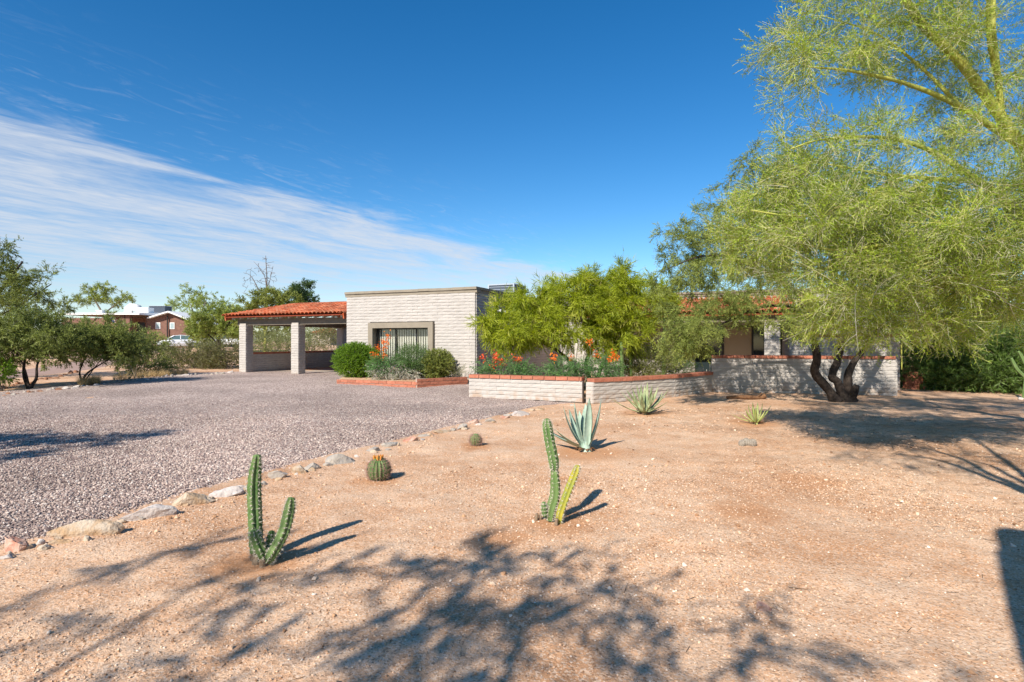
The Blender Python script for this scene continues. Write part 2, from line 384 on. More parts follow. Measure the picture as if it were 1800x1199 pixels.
def scar(m):
    nt = m.node_tree; b = nt.nodes['Principled BSDF']; src = b.inputs['Base Color'].links[0].from_socket; geo = nn(nt, 'ShaderNodeNewGeometry')
    n = nn(nt, 'ShaderNodeTexNoise'); n.inputs['Scale'].default_value = 9; n.inputs['Detail'].default_value = 6; n.inputs['Roughness'].default_value = .7; lk(nt, geo.outputs['Position'], n.inputs['Vector'])
    q = nn(nt, 'ShaderNodeMix', data_type='RGBA'); lk(nt, smooth(nt, n.outputs[0], .60, .70, 0, .75), q.inputs[0]); lk(nt, src, q.inputs[6]); q.inputs[7].default_value = (.24, .19, .11, 1); lk(nt, q.outputs[2], b.inputs['Base Color'])
for k_ in ('cactus', 'cactus_pale', 'cactus_yellow'): scar(M[k_])
M['spine'] = mat('cactus_spine', (0.55, 0.50, 0.40), 0.7, 0.2)
M['spine_brown'] = mat('cactus_spine_brown', (0.33, 0.20, 0.16), 0.7, 0.2)
M['corky'] = mat('corky_base', (0.20, 0.135, 0.085), 0.95, 0.1, col2=(0.30, 0.23, 0.16), vscale=30, bump=0.8, bscale=60)
M['fruit'] = mat('orange_fruit', (0.62, 0.20, 0.03), 0.5, 0.3, col2=(0.45, 0.24, 0.05), vscale=40)
M['agave_blue'] = mat('agave_blue_green', (0.27, 0.385, 0.295), 0.55, 0.3, col2=(0.38, 0.48, 0.38), vscale=12)
M['agave_green'] = mat('agave_green', (0.19, 0.25, 0.115), 0.5, 0.3, col2=(0.33, 0.36, 0.19), vscale=9)
M['agave_edge'] = mat('agave_pale_edge', (0.45, 0.44, 0.22), 0.5, 0.3)
M['agave_lime'] = mat('agave_lime', (0.30, 0.36, 0.09), 0.5, 0.3, col2=(0.42, 0.45, 0.18), vscale=12)
M['dryleaf'] = mat('dry_leaf', (0.19, 0.10, 0.05), 0.9, 0.1, col2=(0.11, 0.06, 0.035), vscale=20)
M['bark_dark'] = mat('dark_mesquite_bark', (0.026, 0.020, 0.017), 0.95, 0.1, col2=(0.062, 0.047, 0.038), vscale=14, bump=1.0, bscale=28)
M['bark_green'] = mat('palo_verde_bark', (0.42, 0.42, 0.09), 0.7, 0.2, col2=(0.30, 0.32, 0.08), vscale=7, bump=0.3, bscale=30)
M['twig_green'] = leafmat('palo_verde_twig', (0.46, 0.42, 0.36), (0.50, 0.48, 0.12), 0.05)
M['bark_grey'] = mat('grey_bark', (0.14, 0.12, 0.10), 0.95, 0.1, col2=(0.22, 0.19, 0.16), vscale=9)
M['dead'] = mat('dead_wood', (0.17, 0.14, 0.125), 0.95, 0.1, var=0.3)
M['pale_bark'] = mat('pale_trunk_bark', (0.55, 0.50, 0.42), 0.9, 0.1, col2=(0.33, 0.29, 0.24), vscale=20)
M['lf_pv'] = leafmat('palo_verde_leaf', (0.12, 0.19, 0.02), (0.40, 0.52, 0.055), 0.42, (0.42, 0.40, 0.20))
M['lf_mq'] = leafmat('mesquite_leaf', (0.15, 0.20, 0.045), (0.42, 0.48, 0.12), 0.42)
M['lf_mq2'] = leafmat('left_mesquite_leaf', (0.125, 0.16, 0.04), (0.29, 0.33, 0.085), 0.4)
M['lf_dw'] = leafmat('desert_willow_leaf', (0.19, 0.255, 0.018), (0.46, 0.51, 0.045), 0.48, (0.58, 0.5, 0.22))
M['lf_dark'] = leafmat('dark_leaf', (0.04, 0.075, 0.022), (0.1, 0.165, 0.045), 0.33)
M['lf_round'] = leafmat('clipped_shrub_leaf', (0.07, 0.15, 0.012), (0.24, 0.38, 0.03), 0.4)
M['lf_rosemary'] = leafmat('rosemary_leaf', (0.07, 0.145, 0.04), (0.165, 0.295, 0.07), 0.35)
M['lf_olive'] = leafmat('olive_leaf', (0.13, 0.165, 0.03), (0.29, 0.315, 0.075), 0.38)
M['lf_pale'] = leafmat('silver_leaf', (0.4, 0.39, 0.3), (0.66, 0.63, 0.53), 0.3)
M['lf_fern'] = leafmat('bird_of_paradise_leaf', (0.075, 0.19, 0.055), (0.19, 0.36, 0.1), 0.42)
M['lf_creo'] = leafmat('creosote_leaf', (0.09, 0.095, 0.03), (0.21, 0.205, 0.07), 0.35, (0.28, 0.2, 0.07))
M['lf_sage'] = leafmat('pale_scrub_leaf', (0.15, 0.18, 0.06), (0.3, 0.325, 0.12), 0.36)
M['lf_ole'] = leafmat('oleander_leaf', (0.05, 0.10, 0.022), (0.19, 0.29, 0.06), 0.35)
M['flower'] = leafmat('orange_flower', (0.75, 0.13, 0.02), (0.85, 0.28, 0.03), 0.35)
M['flower_red'] = leafmat('red_flower', (0.70, 0.08, 0.03), (0.80, 0.16, 0.05), 0.35)
M['straw'] = leafmat('dry_straw', (0.38, 0.26, 0.11), (0.52, 0.39, 0.20), 0.2)
M['soil'] = soilmat(); M['gravel'] = gravelmat('gravel_bed', False); M['stone'] = gravelmat('gravel_stone', True); M['pebble'] = pebblemat()
M['litter'] = mat('twig_litter', (0.10, 0.065, 0.042), 0.95, 0.1, objvar=0.5)
M['path'] = mat('pink_dirt', (0.40, 0.285, 0.235), 0.95, 0.1, col2=(0.33, 0.215, 0.165), vscale=2, bump=0.5, bscale=30)

# ------------------------------------------------------------------ ground
def warp(lo, hi, c, n, fine, power=2.6):
    """coordinates dense near c"""
    out = [c]; st = fine
    x = c
    while x < hi: x += st; out.append(x); st = fine*(1+(abs(x-c)/6.0)**power*0.9) if abs(x-c) > 2 else fine
    x = c
    while x > lo:
        st = fine*(1+(abs(x-c)/6.0)**power*0.9) if abs(x-c) > 2 else fine
        x -= st; out.append(x)
    return np.array(sorted(out))
gx = warp(-420, 420, 0, 0, 0.065); gy = warp(-60, 700, 4.5, 0, 0.065)
GX, GY = np.meshgrid(gx, gy)
GZ = gz(GX, GY)
V = np.stack([GX, GY, GZ], -1).reshape(-1, 3); ny, nx = GX.shape
i = np.arange(ny-1)[:, None]*nx; j = np.arange(nx-1)[None, :]
Q = np.stack([i+j, i+j+1, i+nx+j+1, i+nx+j], -1).reshape(-1, 4)
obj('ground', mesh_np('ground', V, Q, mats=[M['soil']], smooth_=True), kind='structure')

def ruled(near, far, nt_, ns_, lift):
    A = spline([(*p, 0) for p in near], nt_); B = spline([(*p, 0) for p in far], nt_)
    s = np.linspace(0, 1, ns_)[:, None, None]
    P = A[None]*(1-s)+B[None]*s
    Z = gz(P[..., 0], P[..., 1]) + lift - (lift+.02)*np.clip(1-s[..., 0]*(ns_-1)/2.0, 0, 1)
    Vv = np.stack([P[..., 0], P[..., 1], Z], -1).reshape(-1, 3)
    ii = np.arange(ns_-1)[:, None]*nt_; jj = np.arange(nt_-1)[None, :]
    return Vv, np.stack([ii+jj, ii+jj+1, ii+nt_+jj+1, ii+nt_+jj], -1).reshape(-1, 4)
EDGE = [(-14, -3.5), (-7.5, 1.5), (-3.85, 4.18), (-3.45, 4.86), (-3.22, 5.67), (-2.32, 7.62), (-1.62, 9.0), (-0.62, 10.9), (0.3, 12.6), (1.0, 13.7), (1.72, 14.15)]
FAR = [(-40, 2), (-26, 9), (-17.5, 13), (-14.6, 16), (-14.2, 18.5), (-13.8, 21), (-13.3, 25.0), (-9.2, 25.6), (-5.5, 23), (-1.0, 20.5), (1.9, 14.9)]
Vg, Qg = ruled(EDGE, FAR, 220, 170, 0.016)
obj('gravel_driveway', mesh_np('gravel_driveway', Vg, Qg, mats=[M['gravel']], smooth_=True), kind='structure')
# the neighbour's dirt drive
PA = [(-23, 15.5), (-17.4, 17.2), (-18.0, 20), (-20.2, 28), (-25, 38), (-32, 55), (-36, 64)]
PB = [(-25, 19), (-21.5, 21), (-22, 23.5), (-24.5, 30), (-30, 41), (-38, 56), (-44, 64)]
Vp, Qp = ruled(PA, PB, 120, 12, 0.012)
obj('dirt_drive', mesh_np('dirt_drive', Vp, Qp, mats=[M['path']], smooth_=True), kind='structure')

# --- scattered stones (geometry nodes)
def scatter(name, me, dens, smin, smax, material, seed, flat=(1, .8, .55), sink=0.0, attr=False, stick=False):
    o = obj(name, me, kind='stuff')
    ng = bpy.data.node_groups.new(name, 'GeometryNodeTree')
    ng.interface.new_socket('Geometry', in_out='INPUT', socket_type='NodeSocketGeometry')
    ng.interface.new_socket('Geometry', in_out='OUTPUT', socket_type='NodeSocketGeometry')
    gi = ng.nodes.new('NodeGroupInput'); go = ng.nodes.new('NodeGroupOutput')
    dp = ng.nodes.new('GeometryNodeDistributePointsOnFaces'); dp.inputs['Density'].default_value = dens; dp.inputs['Seed'].default_value = seed
    L = ng.links.new
    L(gi.outputs[0], dp.inputs['Mesh'])
    if attr:
        na = ng.nodes.new('GeometryNodeInputNamedAttribute'); na.data_type = 'FLOAT'; na.inputs[0].default_value = 'dens'
        mm = ng.nodes.new('ShaderNodeMath'); mm.operation = 'MULTIPLY'; mm.inputs[1].default_value = dens
        L(na.outputs[0], mm.inputs[0]); L(mm.outputs[0], dp.inputs['Density'])
    g2i = ng.nodes.new('GeometryNodeGeometryToInstance')
    for k in range(4):
        if stick:
            cy = ng.nodes.new('GeometryNodeMeshCone'); cy.inputs['Vertices'].default_value = 4
            cy.inputs['Radius Top'].default_value = 0.02; cy.inputs['Radius Bottom'].default_value = 0.035; cy.inputs['Depth'].default_value = 1.0 + 0.3*k
            tf = ng.nodes.new('GeometryNodeTransform'); tf.inputs['Rotation'].default_value = (0, math.radians(88), 0); tf.inputs['Translation'].default_value = (0, 0, 0.03)
            L(cy.outputs[0], tf.inputs[0]); src = tf.outputs[0]
        else:
            ic = ng.nodes.new('GeometryNodeMeshIcoSphere'); ic.inputs['Subdivisions'].default_value = 1; ic.inputs['Radius'].default_value = 0.5
            sp = ng.nodes.new('GeometryNodeSetPosition'); no = ng.nodes.new('ShaderNodeTexNoise'); no.inputs['Scale'].default_value = 1.7
            ps = ng.nodes.new('GeometryNodeInputPosition'); va = ng.nodes.new('ShaderNodeVectorMath'); va.operation = 'ADD'; va.inputs[1].default_value = (k*3.7, k*1.3, 5)
            L(ps.outputs[0], va.inputs[0]); L(va.outputs[0], no.inputs['Vector'])
            vs = ng.nodes.new('ShaderNodeVectorMath'); vs.operation = 'SUBTRACT'; vs.inputs[1].default_value = (.5, .5, .5); L(no.outputs['Color'], vs.inputs[0])
            sc = ng.nodes.new('ShaderNodeVectorMath'); sc.operation = 'SCALE'; sc.inputs['Scale'].default_value = 1.15; L(vs.outputs[0], sc.inputs[0])
            L(ic.outputs[0], sp.inputs['Geometry']); L(sc.outputs[0], sp.inputs['Offset'])
            tf = ng.nodes.new('GeometryNodeTransform'); tf.inputs['Scale'].default_value = flat; tf.inputs['Translation'].default_value = (0, 0, 0.22-sink)
            L(sp.outputs[0], tf.inputs[0]); src = tf.outputs[0]
        L(src, g2i.inputs[0])
    sm = ng.nodes.new('GeometryNodeSetMaterial'); sm.inputs['Material'].default_value = material; 
    ip = ng.nodes.new('GeometryNodeInstanceOnPoints'); ip.inputs['Pick Instance'].default_value = True
    L(g2i.outputs[0], sm.inputs[0]); L(sm.outputs[0], ip.inputs['Instance']); L(dp.outputs['Points'], ip.inputs['Points'])
    rv = ng.nodes.new('FunctionNodeRandomValue'); rv.data_type = 'FLOAT_VECTOR'
    t = 0.06 if stick else 0.5
    rv.inputs[0].default_value = (-t, -t, 0); rv.inputs[1].default_value = (t, t, 6.283); L(rv.outputs[0], ip.inputs['Rotation'])
    rs = ng.nodes.new('FunctionNodeRandomValue'); rs.data_type = 'FLOAT'
    pw = ng.nodes.new('ShaderNodeMath'); pw.operation = 'POWER'; pw.inputs[1].default_value = 2.0
    ml = ng.nodes.new('ShaderNodeMath'); ml.operation = 'MULTIPLY_ADD'; ml.inputs[1].default_value = smax-smin; ml.inputs[2].default_value = smin
    fo = [s_ for s_ in rs.outputs if s_.enabled][0]
    L(fo, pw.inputs[0]); L(pw.outputs[0], ml.inputs[0]); L(ml.outputs[0], ip.inputs['Scale'])
    L(ip.outputs[0], go.inputs[0])
    md = o.modifiers.new('scatter', 'NODES'); md.node_group = ng
    return o
def patch(name, V_, Q_, dens):
    me = mesh_np(name, V_, Q_); a = me.attributes.new('dens', 'FLOAT', 'POINT'); a.data.foreach_set('value', np.asarray(dens, np.float32)); return me
vis = lambda V_, pad: (np.abs(V_[:, 0]) < 0.9*V_[:, 1]+pad) & (V_[:, 1] > 2.2)
d = vis(Vg, 0.8)*np.clip(.35+1.1*vnoise(Vg[:, 0]*.9, Vg[:, 1]*.9, 21), .3, 1)*(1-ss(8.0, 12.5, Vg[:, 1])*0.93)*(Vg[:, 1] < 14.5)
keep = (d[Qg] > 0).all(1); scatter('gravel_stones', patch('gravel_stones', Vg, Qg[keep], d), 2500, 0.011, 0.031, M['stone'], 3, attr=True)
# soil side patch, trimmed along the gravel edge
sxs = np.linspace(-4.6, 8.5, 150); sys_ = np.linspace(2.3, 13.0, 130)
SX, SY = np.meshgrid(sxs, sys_)
E = spline([(*p, 0) for p in EDGE], 400)
ex = np.interp(SY, E[:, 1], E[:, 0])
Vs = np.stack([SX, SY, gz(SX, SY)], -1).reshape(-1, 3); n_ = len(sxs)
ii = np.arange(len(sys_)-1)[:, None]*n_; jj = np.arange(n_-1)[None, :]
Qs = np.stack([ii+jj, ii+jj+1, ii+n_+jj+1, ii+n_+jj], -1).reshape(-1, 4)
inside = ((SX > ex+0.12).reshape(-1)) & vis(Vs, 0.3)
sp_ = np.exp(-np.maximum((SX-ex).reshape(-1), 0)/.16)*((SX > ex-.05).reshape(-1))*vis(Vs, .3)*np.clip(vnoise(SX*1.7, SY*1.7, 31)*2-.5, 0.05, 1).reshape(-1)*(Vs[:, 1] < 11)
sp_[sp_ < .02] = 0
scatter('spilled_gravel', patch('spilled_gravel', Vs, Qs[(sp_[Qs] > 0).all(1)], sp_), 420, 0.011, 0.030, M['stone'], 15, attr=True)
clump = np.clip(vnoise(SX*0.8, SY*0.8, 9)*1.5-0.25, 0.12, 1).reshape(-1)
d = inside*(1-ss(5.0, 8.0, Vs[:, 1])*0.92)*clump*(Vs[:, 1] < 8.6)
scatter('soil_grit', patch('soil_grit', Vs, Qs[(d[Qs] > 0).all(1)], d), 2600, 0.004, 0.017, M['pebble'], 11, attr=True)
d = inside*clump*1.0
scatter('soil_pebbles', patch('soil_pebbles', Vs, Qs[(d[Qs] > 0).all(1)], d), 40, 0.012, 0.042, M['pebble'], 12, attr=True)
d = inside*(0.15+0.85*ss(0.5, 3.5, SX.reshape(-1)))*clump
scatter('twig_litter', patch('twig_litter', Vs, Qs[(d[Qs] > 0).all(1)], d), 120, 0.012, 0.065, M['litter'], 13, attr=True, stick=True)

# ------------------------------------------------------------------ rocks
def rock_mesh(name, seed, sx, sy, sz, material, sub=2):
    bm = bmesh.new(); bmesh.ops.create_icosphere(bm, subdivisions=sub, radius=1.0)
    r = rg(seed); dirs = r.normal(size=(16, 3)); dirs /= np.linalg.norm(dirs, axis=1, keepdims=True); cut = r.uniform(0.42, 0.82, 16)
    for v in bm.verts:
        p = np.array(v.co)
        for dd, c in zip(dirs, cut):
            k = p@dd
            if k > c: p = p-dd*(k-c)*1.0
        p = p*(1+0.13*(r.random()-0.5))
        v.co = (p[0]*sx, p[1]*sy, p[2]*sz)
    me = bpy.data.meshes.new(name); bm.to_mesh(me); bm.free(); me.materials.append(material); return me
def rock(px, py, wpx, hpx, material, label, seed, rot=0.0, depthf=0.55, group=None):
    g = G(px, py); k = g.y/F
    sx_ = wpx*k*0.5*1.12; sz_ = max(hpx*k*0.62, 0.04)
    o = obj('border_rock', rock_mesh('border_rock', seed, sx_*1.04, max(sx_*depthf, sz_*0.7), sz_*1.1, material, 3 if wpx > 24 else 2), label=label, cat='rock', group=group)
    o.location = (g.x, g.y+sx_*depthf*0.5, g.z+sz_*0.14); o.rotation_euler = (0, rnd.uniform(-.05, .05), rot)
    return o
GB = 'rocks edging the gravel driveway'
rock(18, 972, 62, 42, M['rock_pink'], 'big pinkish rock at the left end of the gravel edge', 1, 0.1, 0.6, GB)
rock(10, 984, 22, 14, M['rock_white'], 'small white rock in front of the big pinkish rock', 2, 0.2, 0.7, GB)
rock(72, 968, 28, 14, M['rock_tan'], 'small tan stone just right of the big pinkish rock', 3, 0.3, 0.8, GB)
rock(100, 958, 34, 10, M['rock_tan'], 'flat tan stone below the long pointed tan rock', 4, 0.1, 0.5, GB)
rock(134, 944, 118, 34, M['rock_tan'], 'long pointed tan rock between the pinkish and the white rock', 5, 0.42, 0.26, GB)
rock(150, 951, 20, 12, M['rock_tan'], 'round tan stone in front of the long pointed rock', 6, 0, 0.8, GB)
rock(243, 915, 98, 30, M['rock_white'], 'rough white rock on the gravel edge left of the tall cactus', 7, 0.3, 0.40, GB)
rock(334, 888, 84, 36, M['rock_tan'], 'upturned wedge of brown rock with a pointed grey top', 8, 0.62, 0.24, GB)
rock(395, 874, 50, 24, M['rock_white'], 'pale flat rock right of the upturned wedge', 9, 0.4, 0.5, GB)
rock(425, 864, 34, 18, M['rock_white'], 'pale rock close behind the tall cactus stem', 10, 0.4, 0.5, GB)
rock(487, 842, 42, 20, M['rock_grey'], 'dark grey angular rock right of the tall cactus', 11, 0.4, 0.5, GB)
rock(524, 834, 36, 20, M['rock_tan'], 'tan and grey rock beside the dark grey angular rock', 12, 0.5, 0.5, GB)
rock(551, 826, 34, 18, M['rock_grey'], 'small grey rock between the tan rock and the long grey slab', 13, 0.5, 0.5, GB)
rock(590, 816, 62, 26, M['rock_grey'], 'long grey slab in the gravel edge left of the barrel cactus', 14, 0.55, 0.36, GB)
rock(655, 794, 30, 10, M['rock_grey'], 'low grey rock behind the barrel cactus with fruit', 15, 0.5, 0.5, GB)
rock(688, 785, 36, 14, M['rock_grey'], 'grey rock just right behind the fruiting barrel cactus', 16, 0.5, 0.4, GB)
rock(722, 776, 32, 14, M['rock_pink'], 'rusty red rock in the middle of the gravel edge', 17, 0.5, 0.5, GB)
rock(745, 768, 28, 8, M['rock_grey'], 'flat grey rock right of the rusty red rock', 18, 0.5, 0.5, GB)
rock(776, 762, 40, 9, M['rock_tan'], 'flat tan rock left above the small round cactus', 19, 0.5, 0.4, GB)
rock(813, 755, 30, 13, M['rock_grey'], 'grey rock behind the small round cactus', 20, 0.5, 0.5, GB)
rock(836, 745, 26, 10, M['rock_pink'], 'pinkish rock past the small round cactus', 21, 0.5, 0.5, GB)
rock(861, 742, 22, 11, M['rock_grey'], 'grey stone between the pinkish rock and the twin stones', 22, 0.5, 0.5, GB)
rock(887, 736, 22, 9, M['rock_pink'], 'rounded pink stone left of the large pale rock', 23, 0.5, 0.6, GB)
rock(915, 732, 40, 14, M['rock_white'], 'large pale rock near the far end of the gravel edge', 24, 0.5, 0.4, GB)
rock(948, 722, 26, 8, M['rock_tan'], 'flat tan rock nearest the gap in the low wall', 25, 0.5, 0.4, GB)
rock(1006, 714, 10, 5, M['rock_grey'], 'tiny grey stone in front of the low wall gap', 26, 0, 0.6, GB)
rock(1342, 1075, 28, 14, M['rock_pink'], 'lone brown stone on the soil in the lower right', 27, 0, 0.6)
rock(1736, 690, 16, 9, M['rock_white'], 'small white rock below the dark hedge', 28, 0, 0.7)
rock(1796, 703, 14, 10, M['rock_white'], 'pale rock at the right border below the hedge', 29, 0, 0.7)
rf = rg(8)
for kk in range(34):
    px = 20+kk*27.5+rf.uniform(-9, 9); py = np.interp(px, [0, 60, 190, 290, 370, 440, 600, 730, 850, 960], [980, 962, 926, 903, 878, 862, 812, 776, 744, 718])+rf.uniform(-3, 4)
    rock(px, py, rf.uniform(8, 20)*(1.25 if px < 400 else 1), rf.uniform(4, 8), M[('rock_grey', 'rock_tan', 'rock_white', 'rock_tan')[kk % 4]], 'small half buried filler stone between the bigger rocks of the gravel edge', 300+kk, rf.uniform(.1, .8), 0.6, 'filler stones in the gravel edge')
# the row along the far left edge of the gravel: small look-alikes
rl = rg(5)
for kk in range(46):
    t = kk/45; px = 4+t*396 + rl.uniform(-4, 4); py = np.interp(px, [0, 60, 130, 200, 300, 400], [697, 690, 683, 674, 663, 657]) + rl.uniform(-1.5, 1.5)
    rust = px < 130 and rl.random() < 0.65
    mt = M['rock_rust'] if rust else (M['rock_white'] if rl.random() < .5 else M['rock_grey'])
    o = rock(px, py, rl.uniform(6, 15), rl.uniform(4, 9), mt, 'rusty brown stone in the row at the far left gravel edge' if rust else 'pale stone in the low row at the far left edge of the gravel', 100+kk, rl.uniform(-.5, .5), 0.7,
         'rusty stones by the left gravel edge' if rust else 'pale stones along the far left gravel edge')
for kk in range(16):
    px = 2+kk*8.6; py = np.interp(px, [0, 140], [684, 655]) + rl.uniform(-2, 2)
    rock(px, py, rl.uniform(8, 14), rl.uniform(4, 8), M['rock_rust'], 'rusty stone lining the dirt drive behind the left mesquites', 160+kk, rl.uniform(-.5, .5), 0.7, 'rusty stones lining the dirt drive')

# ------------------------------------------------------------------ masonry
def brick_meshes(name, L, D, Hh, material, seed, n=4, slump=0.009):
    out = []
    for k in range(n):
        r = rg(seed+k); nxs, nzs = 4, 3
        xs = np.linspace(-L/2, L/2, nxs); zs = np.linspace(-Hh/2, Hh/2, nzs)
        Vv = []; Fq = []
        for zi, z in enumerate(zs):
            for xi, x in enumerate(xs):
                edge_ = (xi in (0, nxs-1)) or (zi in (0, nzs-1))
                y = D/2 + (0 if edge_ else slump) + r.uniform(-.0025, .0025) + (slump*0.8 if zi == 0 and slump > 0 else 0) - (0.003 if zi == 2 else 0)
                Vv.append((x+r.uniform(-.002, .002), y, z+(r.uniform(-.004, .004) if slump else 0)))
        for zi in range(nzs-1):
            for xi in range(nxs-1):
                a = zi*nxs+xi; Fq.append((a+1, a, a+nxs, a+nxs+1))
        b = len(Vv)
        back = [(x, -D/2, z) for z in (zs[0], zs[-1]) for x in (xs[0], xs[-1])]
        Vv += back
        top = [nxs*(nzs-1)+i_ for i_ in range(nxs)]; bot = list(range(nxs))
        Fq.append(tuple(top)+(b+3, b+2)); Fq.append(tuple(reversed(bot))+(b, b+1))
        l = [zi*nxs for zi in range(nzs)]; rr = [zi*nxs+nxs-1 for zi in range(nzs)]
        Fq.append(tuple(l)+(b+2, b)); Fq.append(tuple(reversed(rr))+(b+1, b+3))
        me = bpy.data.meshes.new(name); me.from_pydata(Vv, [], Fq); me.materials.append(material)
        bm = bmesh.new(); bm.from_mesh(me); bmesh.ops.recalc_face_normals(bm, faces=bm.faces); bm.to_mesh(me); bm.free()
        out.append(me)
    return out
BL, BH, BD = 0.4025, 0.0985, 0.05
BLK = brick_meshes('brick', BL, BD, BH, M['block'], 40)
CAP = brick_meshes('cap_brick', 0.29, 0.30, 0.085, M['redbrick'], 60, slump=0.0)
RED = brick_meshes('brick', 0.29, 0.12, 0.085, M['redbrick'], 70, slump=0.002)
CL, CH = 0.405, 0.104

def lay(parent, p0, p1, zb, courses, meshes=BLK, n_max=9999, excl=(), cl=CL, ch=CH, face=0.0, name='brick', joined=None, jname='brick_courses', zt=None, flip=False, bl=BL):
    """courses of blocks from p0 to p1 (as one looks at the outer face, left to right); returns how many were objects"""
    p0 = Vector((p0[0], p0[1], 0)); p1 = Vector((p1[0], p1[1], 0)); u = (p1-p0); Lw = u.length; u.normalize()
    nrm = Vector((u.y, -u.x, 0))          # outward when walking left to right seen from the front
    rz = math.atan2(u.y, u.x) + math.pi    # brick +Y must face nrm: rotate so that local y -> nrm
    items = []
    for c in range(courses):
        off = 0.0 if c % 2 == 0 else -cl/2
        x = off
        while x < Lw-0.01:
            a, b = max(x, 0), min(x+cl, Lw); x += cl
            if b-a < 0.05: continue
            z = zb+ch*(c+0.5)
            segs = [(a, b)]
            for (ea, eb, ez0, ez1) in excl:
                if ez0 < z < ez1:
                    ns = []
                    for (s0, s1) in segs:
                        if s1 <= ea or s0 >= eb: ns.append((s0, s1)); continue
                        if s0 < ea: ns.append((s0, ea))
                        if s1 > eb: ns.append((eb, s1))
                    segs = ns
            for (s0, s1) in segs:
                if s1-s0 > 0.04: items.append((s0, s1, z, c))
    cnt = 0; rest = []
    for (s0, s1, z, c) in items:
        k = rnd.randrange(len(meshes)); m_ = (s0+s1)/2
        pos = p0+u*m_+nrm*(face+rnd.uniform(-.0025, .0025)); pos.z = z
        sc = (s1-s0-(cl-bl))/bl
        if cnt < n_max:
            o = bpy.data.objects.new(name, meshes[k]); o.location = pos; o.rotation_euler = (0, rnd.uniform(-.004, .004), rz); o.scale = (max(sc, 0.05), 1, 1)
            finish(o, parent); cnt += 1
        else: rest.append((k, pos, rz, max(sc, .05)))
    if rest:
        Vv = []; Ff = []; 
        for k, pos, r_, sc in rest:
            me = meshes[k]; mt = Matrix.Translation(pos) @ Matrix.Rotation(r_, 4, 'Z') @ Matrix.Diagonal((sc, 1, 1, 1))
            b = len(Vv); Vv += [tuple(mt @ v.co) for v in me.vertices]; Ff += [tuple(i_+b for i_ in p.vertices) for p in me.polygons]
        me = bpy.data.meshes.new(jname); me.from_pydata(Vv, [], Ff); me.materials.append(meshes[0].materials[0])
        obj(jname, me, parent, kind='stuff')
    return cnt

# --- the house (facade coordinates: e along the facade to the right, n into the house)
ang = math.atan2(-0.4, 0.9165)
e = Vector((0.9165, -0.4, 0)); nv = Vector((0.4, 0.9165, 0)); O = Vector((-1.2, 18.7, 0))
def HP(s, n, z=0.0): p = O+e*s+nv*n; p.z = z; return p
Z0, ZT = 0.0, 3.30
house = thing('house', 'low flat roofed house of cream slump block with a blinded front window and tiled porch', 'house', HP(0, 0, 0.1))
def hbox(mb, s0, s1, n0, n1, z0, z1, m=0): return mb.box(HP((s0+s1)/2, (n0+n1)/2, (z0+z1)/2), e, nv, (0, 0, 1), (s1-s0)/2, (n1-n0)/2, (z1-z0)/2, m)
WS = -5.27; WN = 7.4; ME = 12.2
win = (-4.03, -1.735, 0.70, 1.985)       # glass opening s0,s1,z0,z1
mb = MB()
# front wing walls, hollow round the window
hbox(mb, WS+.005, win[0], 0.03, 0.33, -0.3, ZT-.05); hbox(mb, win[1], -0.03, 0.03, 0.33, -0.3, ZT-.05)
hbox(mb, win[0], win[1], 0.03, 0.33, -0.3, win[2]); hbox(mb, win[0], win[1], 0.03, 0.33, win[3], ZT-.05)
wall = obj('wall', mb.mesh('wall', M['blockcore']), house)
mb = MB(); hbox(mb, -0.33, -0.03, 0.331, WN, -0.3, ZT-.05); side = obj('side_wall', mb.mesh('side_wall', M['blockcore']), house)
mb = MB(); hbox(mb, WS+.03, WS+.33, 0.331, WN+5.5, -0.3, ZT-.05); obj('left_wall', mb.mesh('left_wall', M['block']), house)
mb = MB(); hbox(mb, WS+.33, -.33, 0.331, WN+5.5, ZT-.35, ZT-.25); hbox(mb, -.33, ME, WN+.3, WN+5.5, ZT-.35, ZT-.25); obj('roof', mb.mesh('roof', M['white']), house)
SD = (6.15, 9.35)                         # sliding door opening along the main facade
mb = MB(); hbox(mb, -.03, SD[0], WN, WN+.3, -.3, ZT+.18); hbox(mb, SD[1], ME, WN, WN+.3, -.3, ZT+.18); hbox(mb, SD[0], SD[1], WN, WN+.3, 2.12, ZT+.18)
main = obj('main_wall', mb.mesh('main_wall', M['block']), house)
mb = MB(); hbox(mb, ME-.3, ME, WN+.3, WN+5.5, -.3, ZT); hbox(mb, WS+.33, ME-.3, WN+5.2, WN+5.5, -.3, ZT-.05); obj('rear_wall', mb.mesh('rear_wall', M['block']), house)
n0 = lay(wall, HP(WS, 0), HP(0, 0), 0.02, 30, n_max=300, excl=[(win[0]-.19-WS, win[1]+.19-WS, win[2]-.2, win[3]+.19)], face=0.0)
lay(side, HP(0, 0.02), HP(0, WN), 0.02, 30, n_max=0, face=0.0)
lay(main, HP(0, WN), HP(ME, WN), 0.02, 31, n_max=0, excl=[(SD[0]-.06, SD[1]+.06, 0, 2.16)], face=0.0)
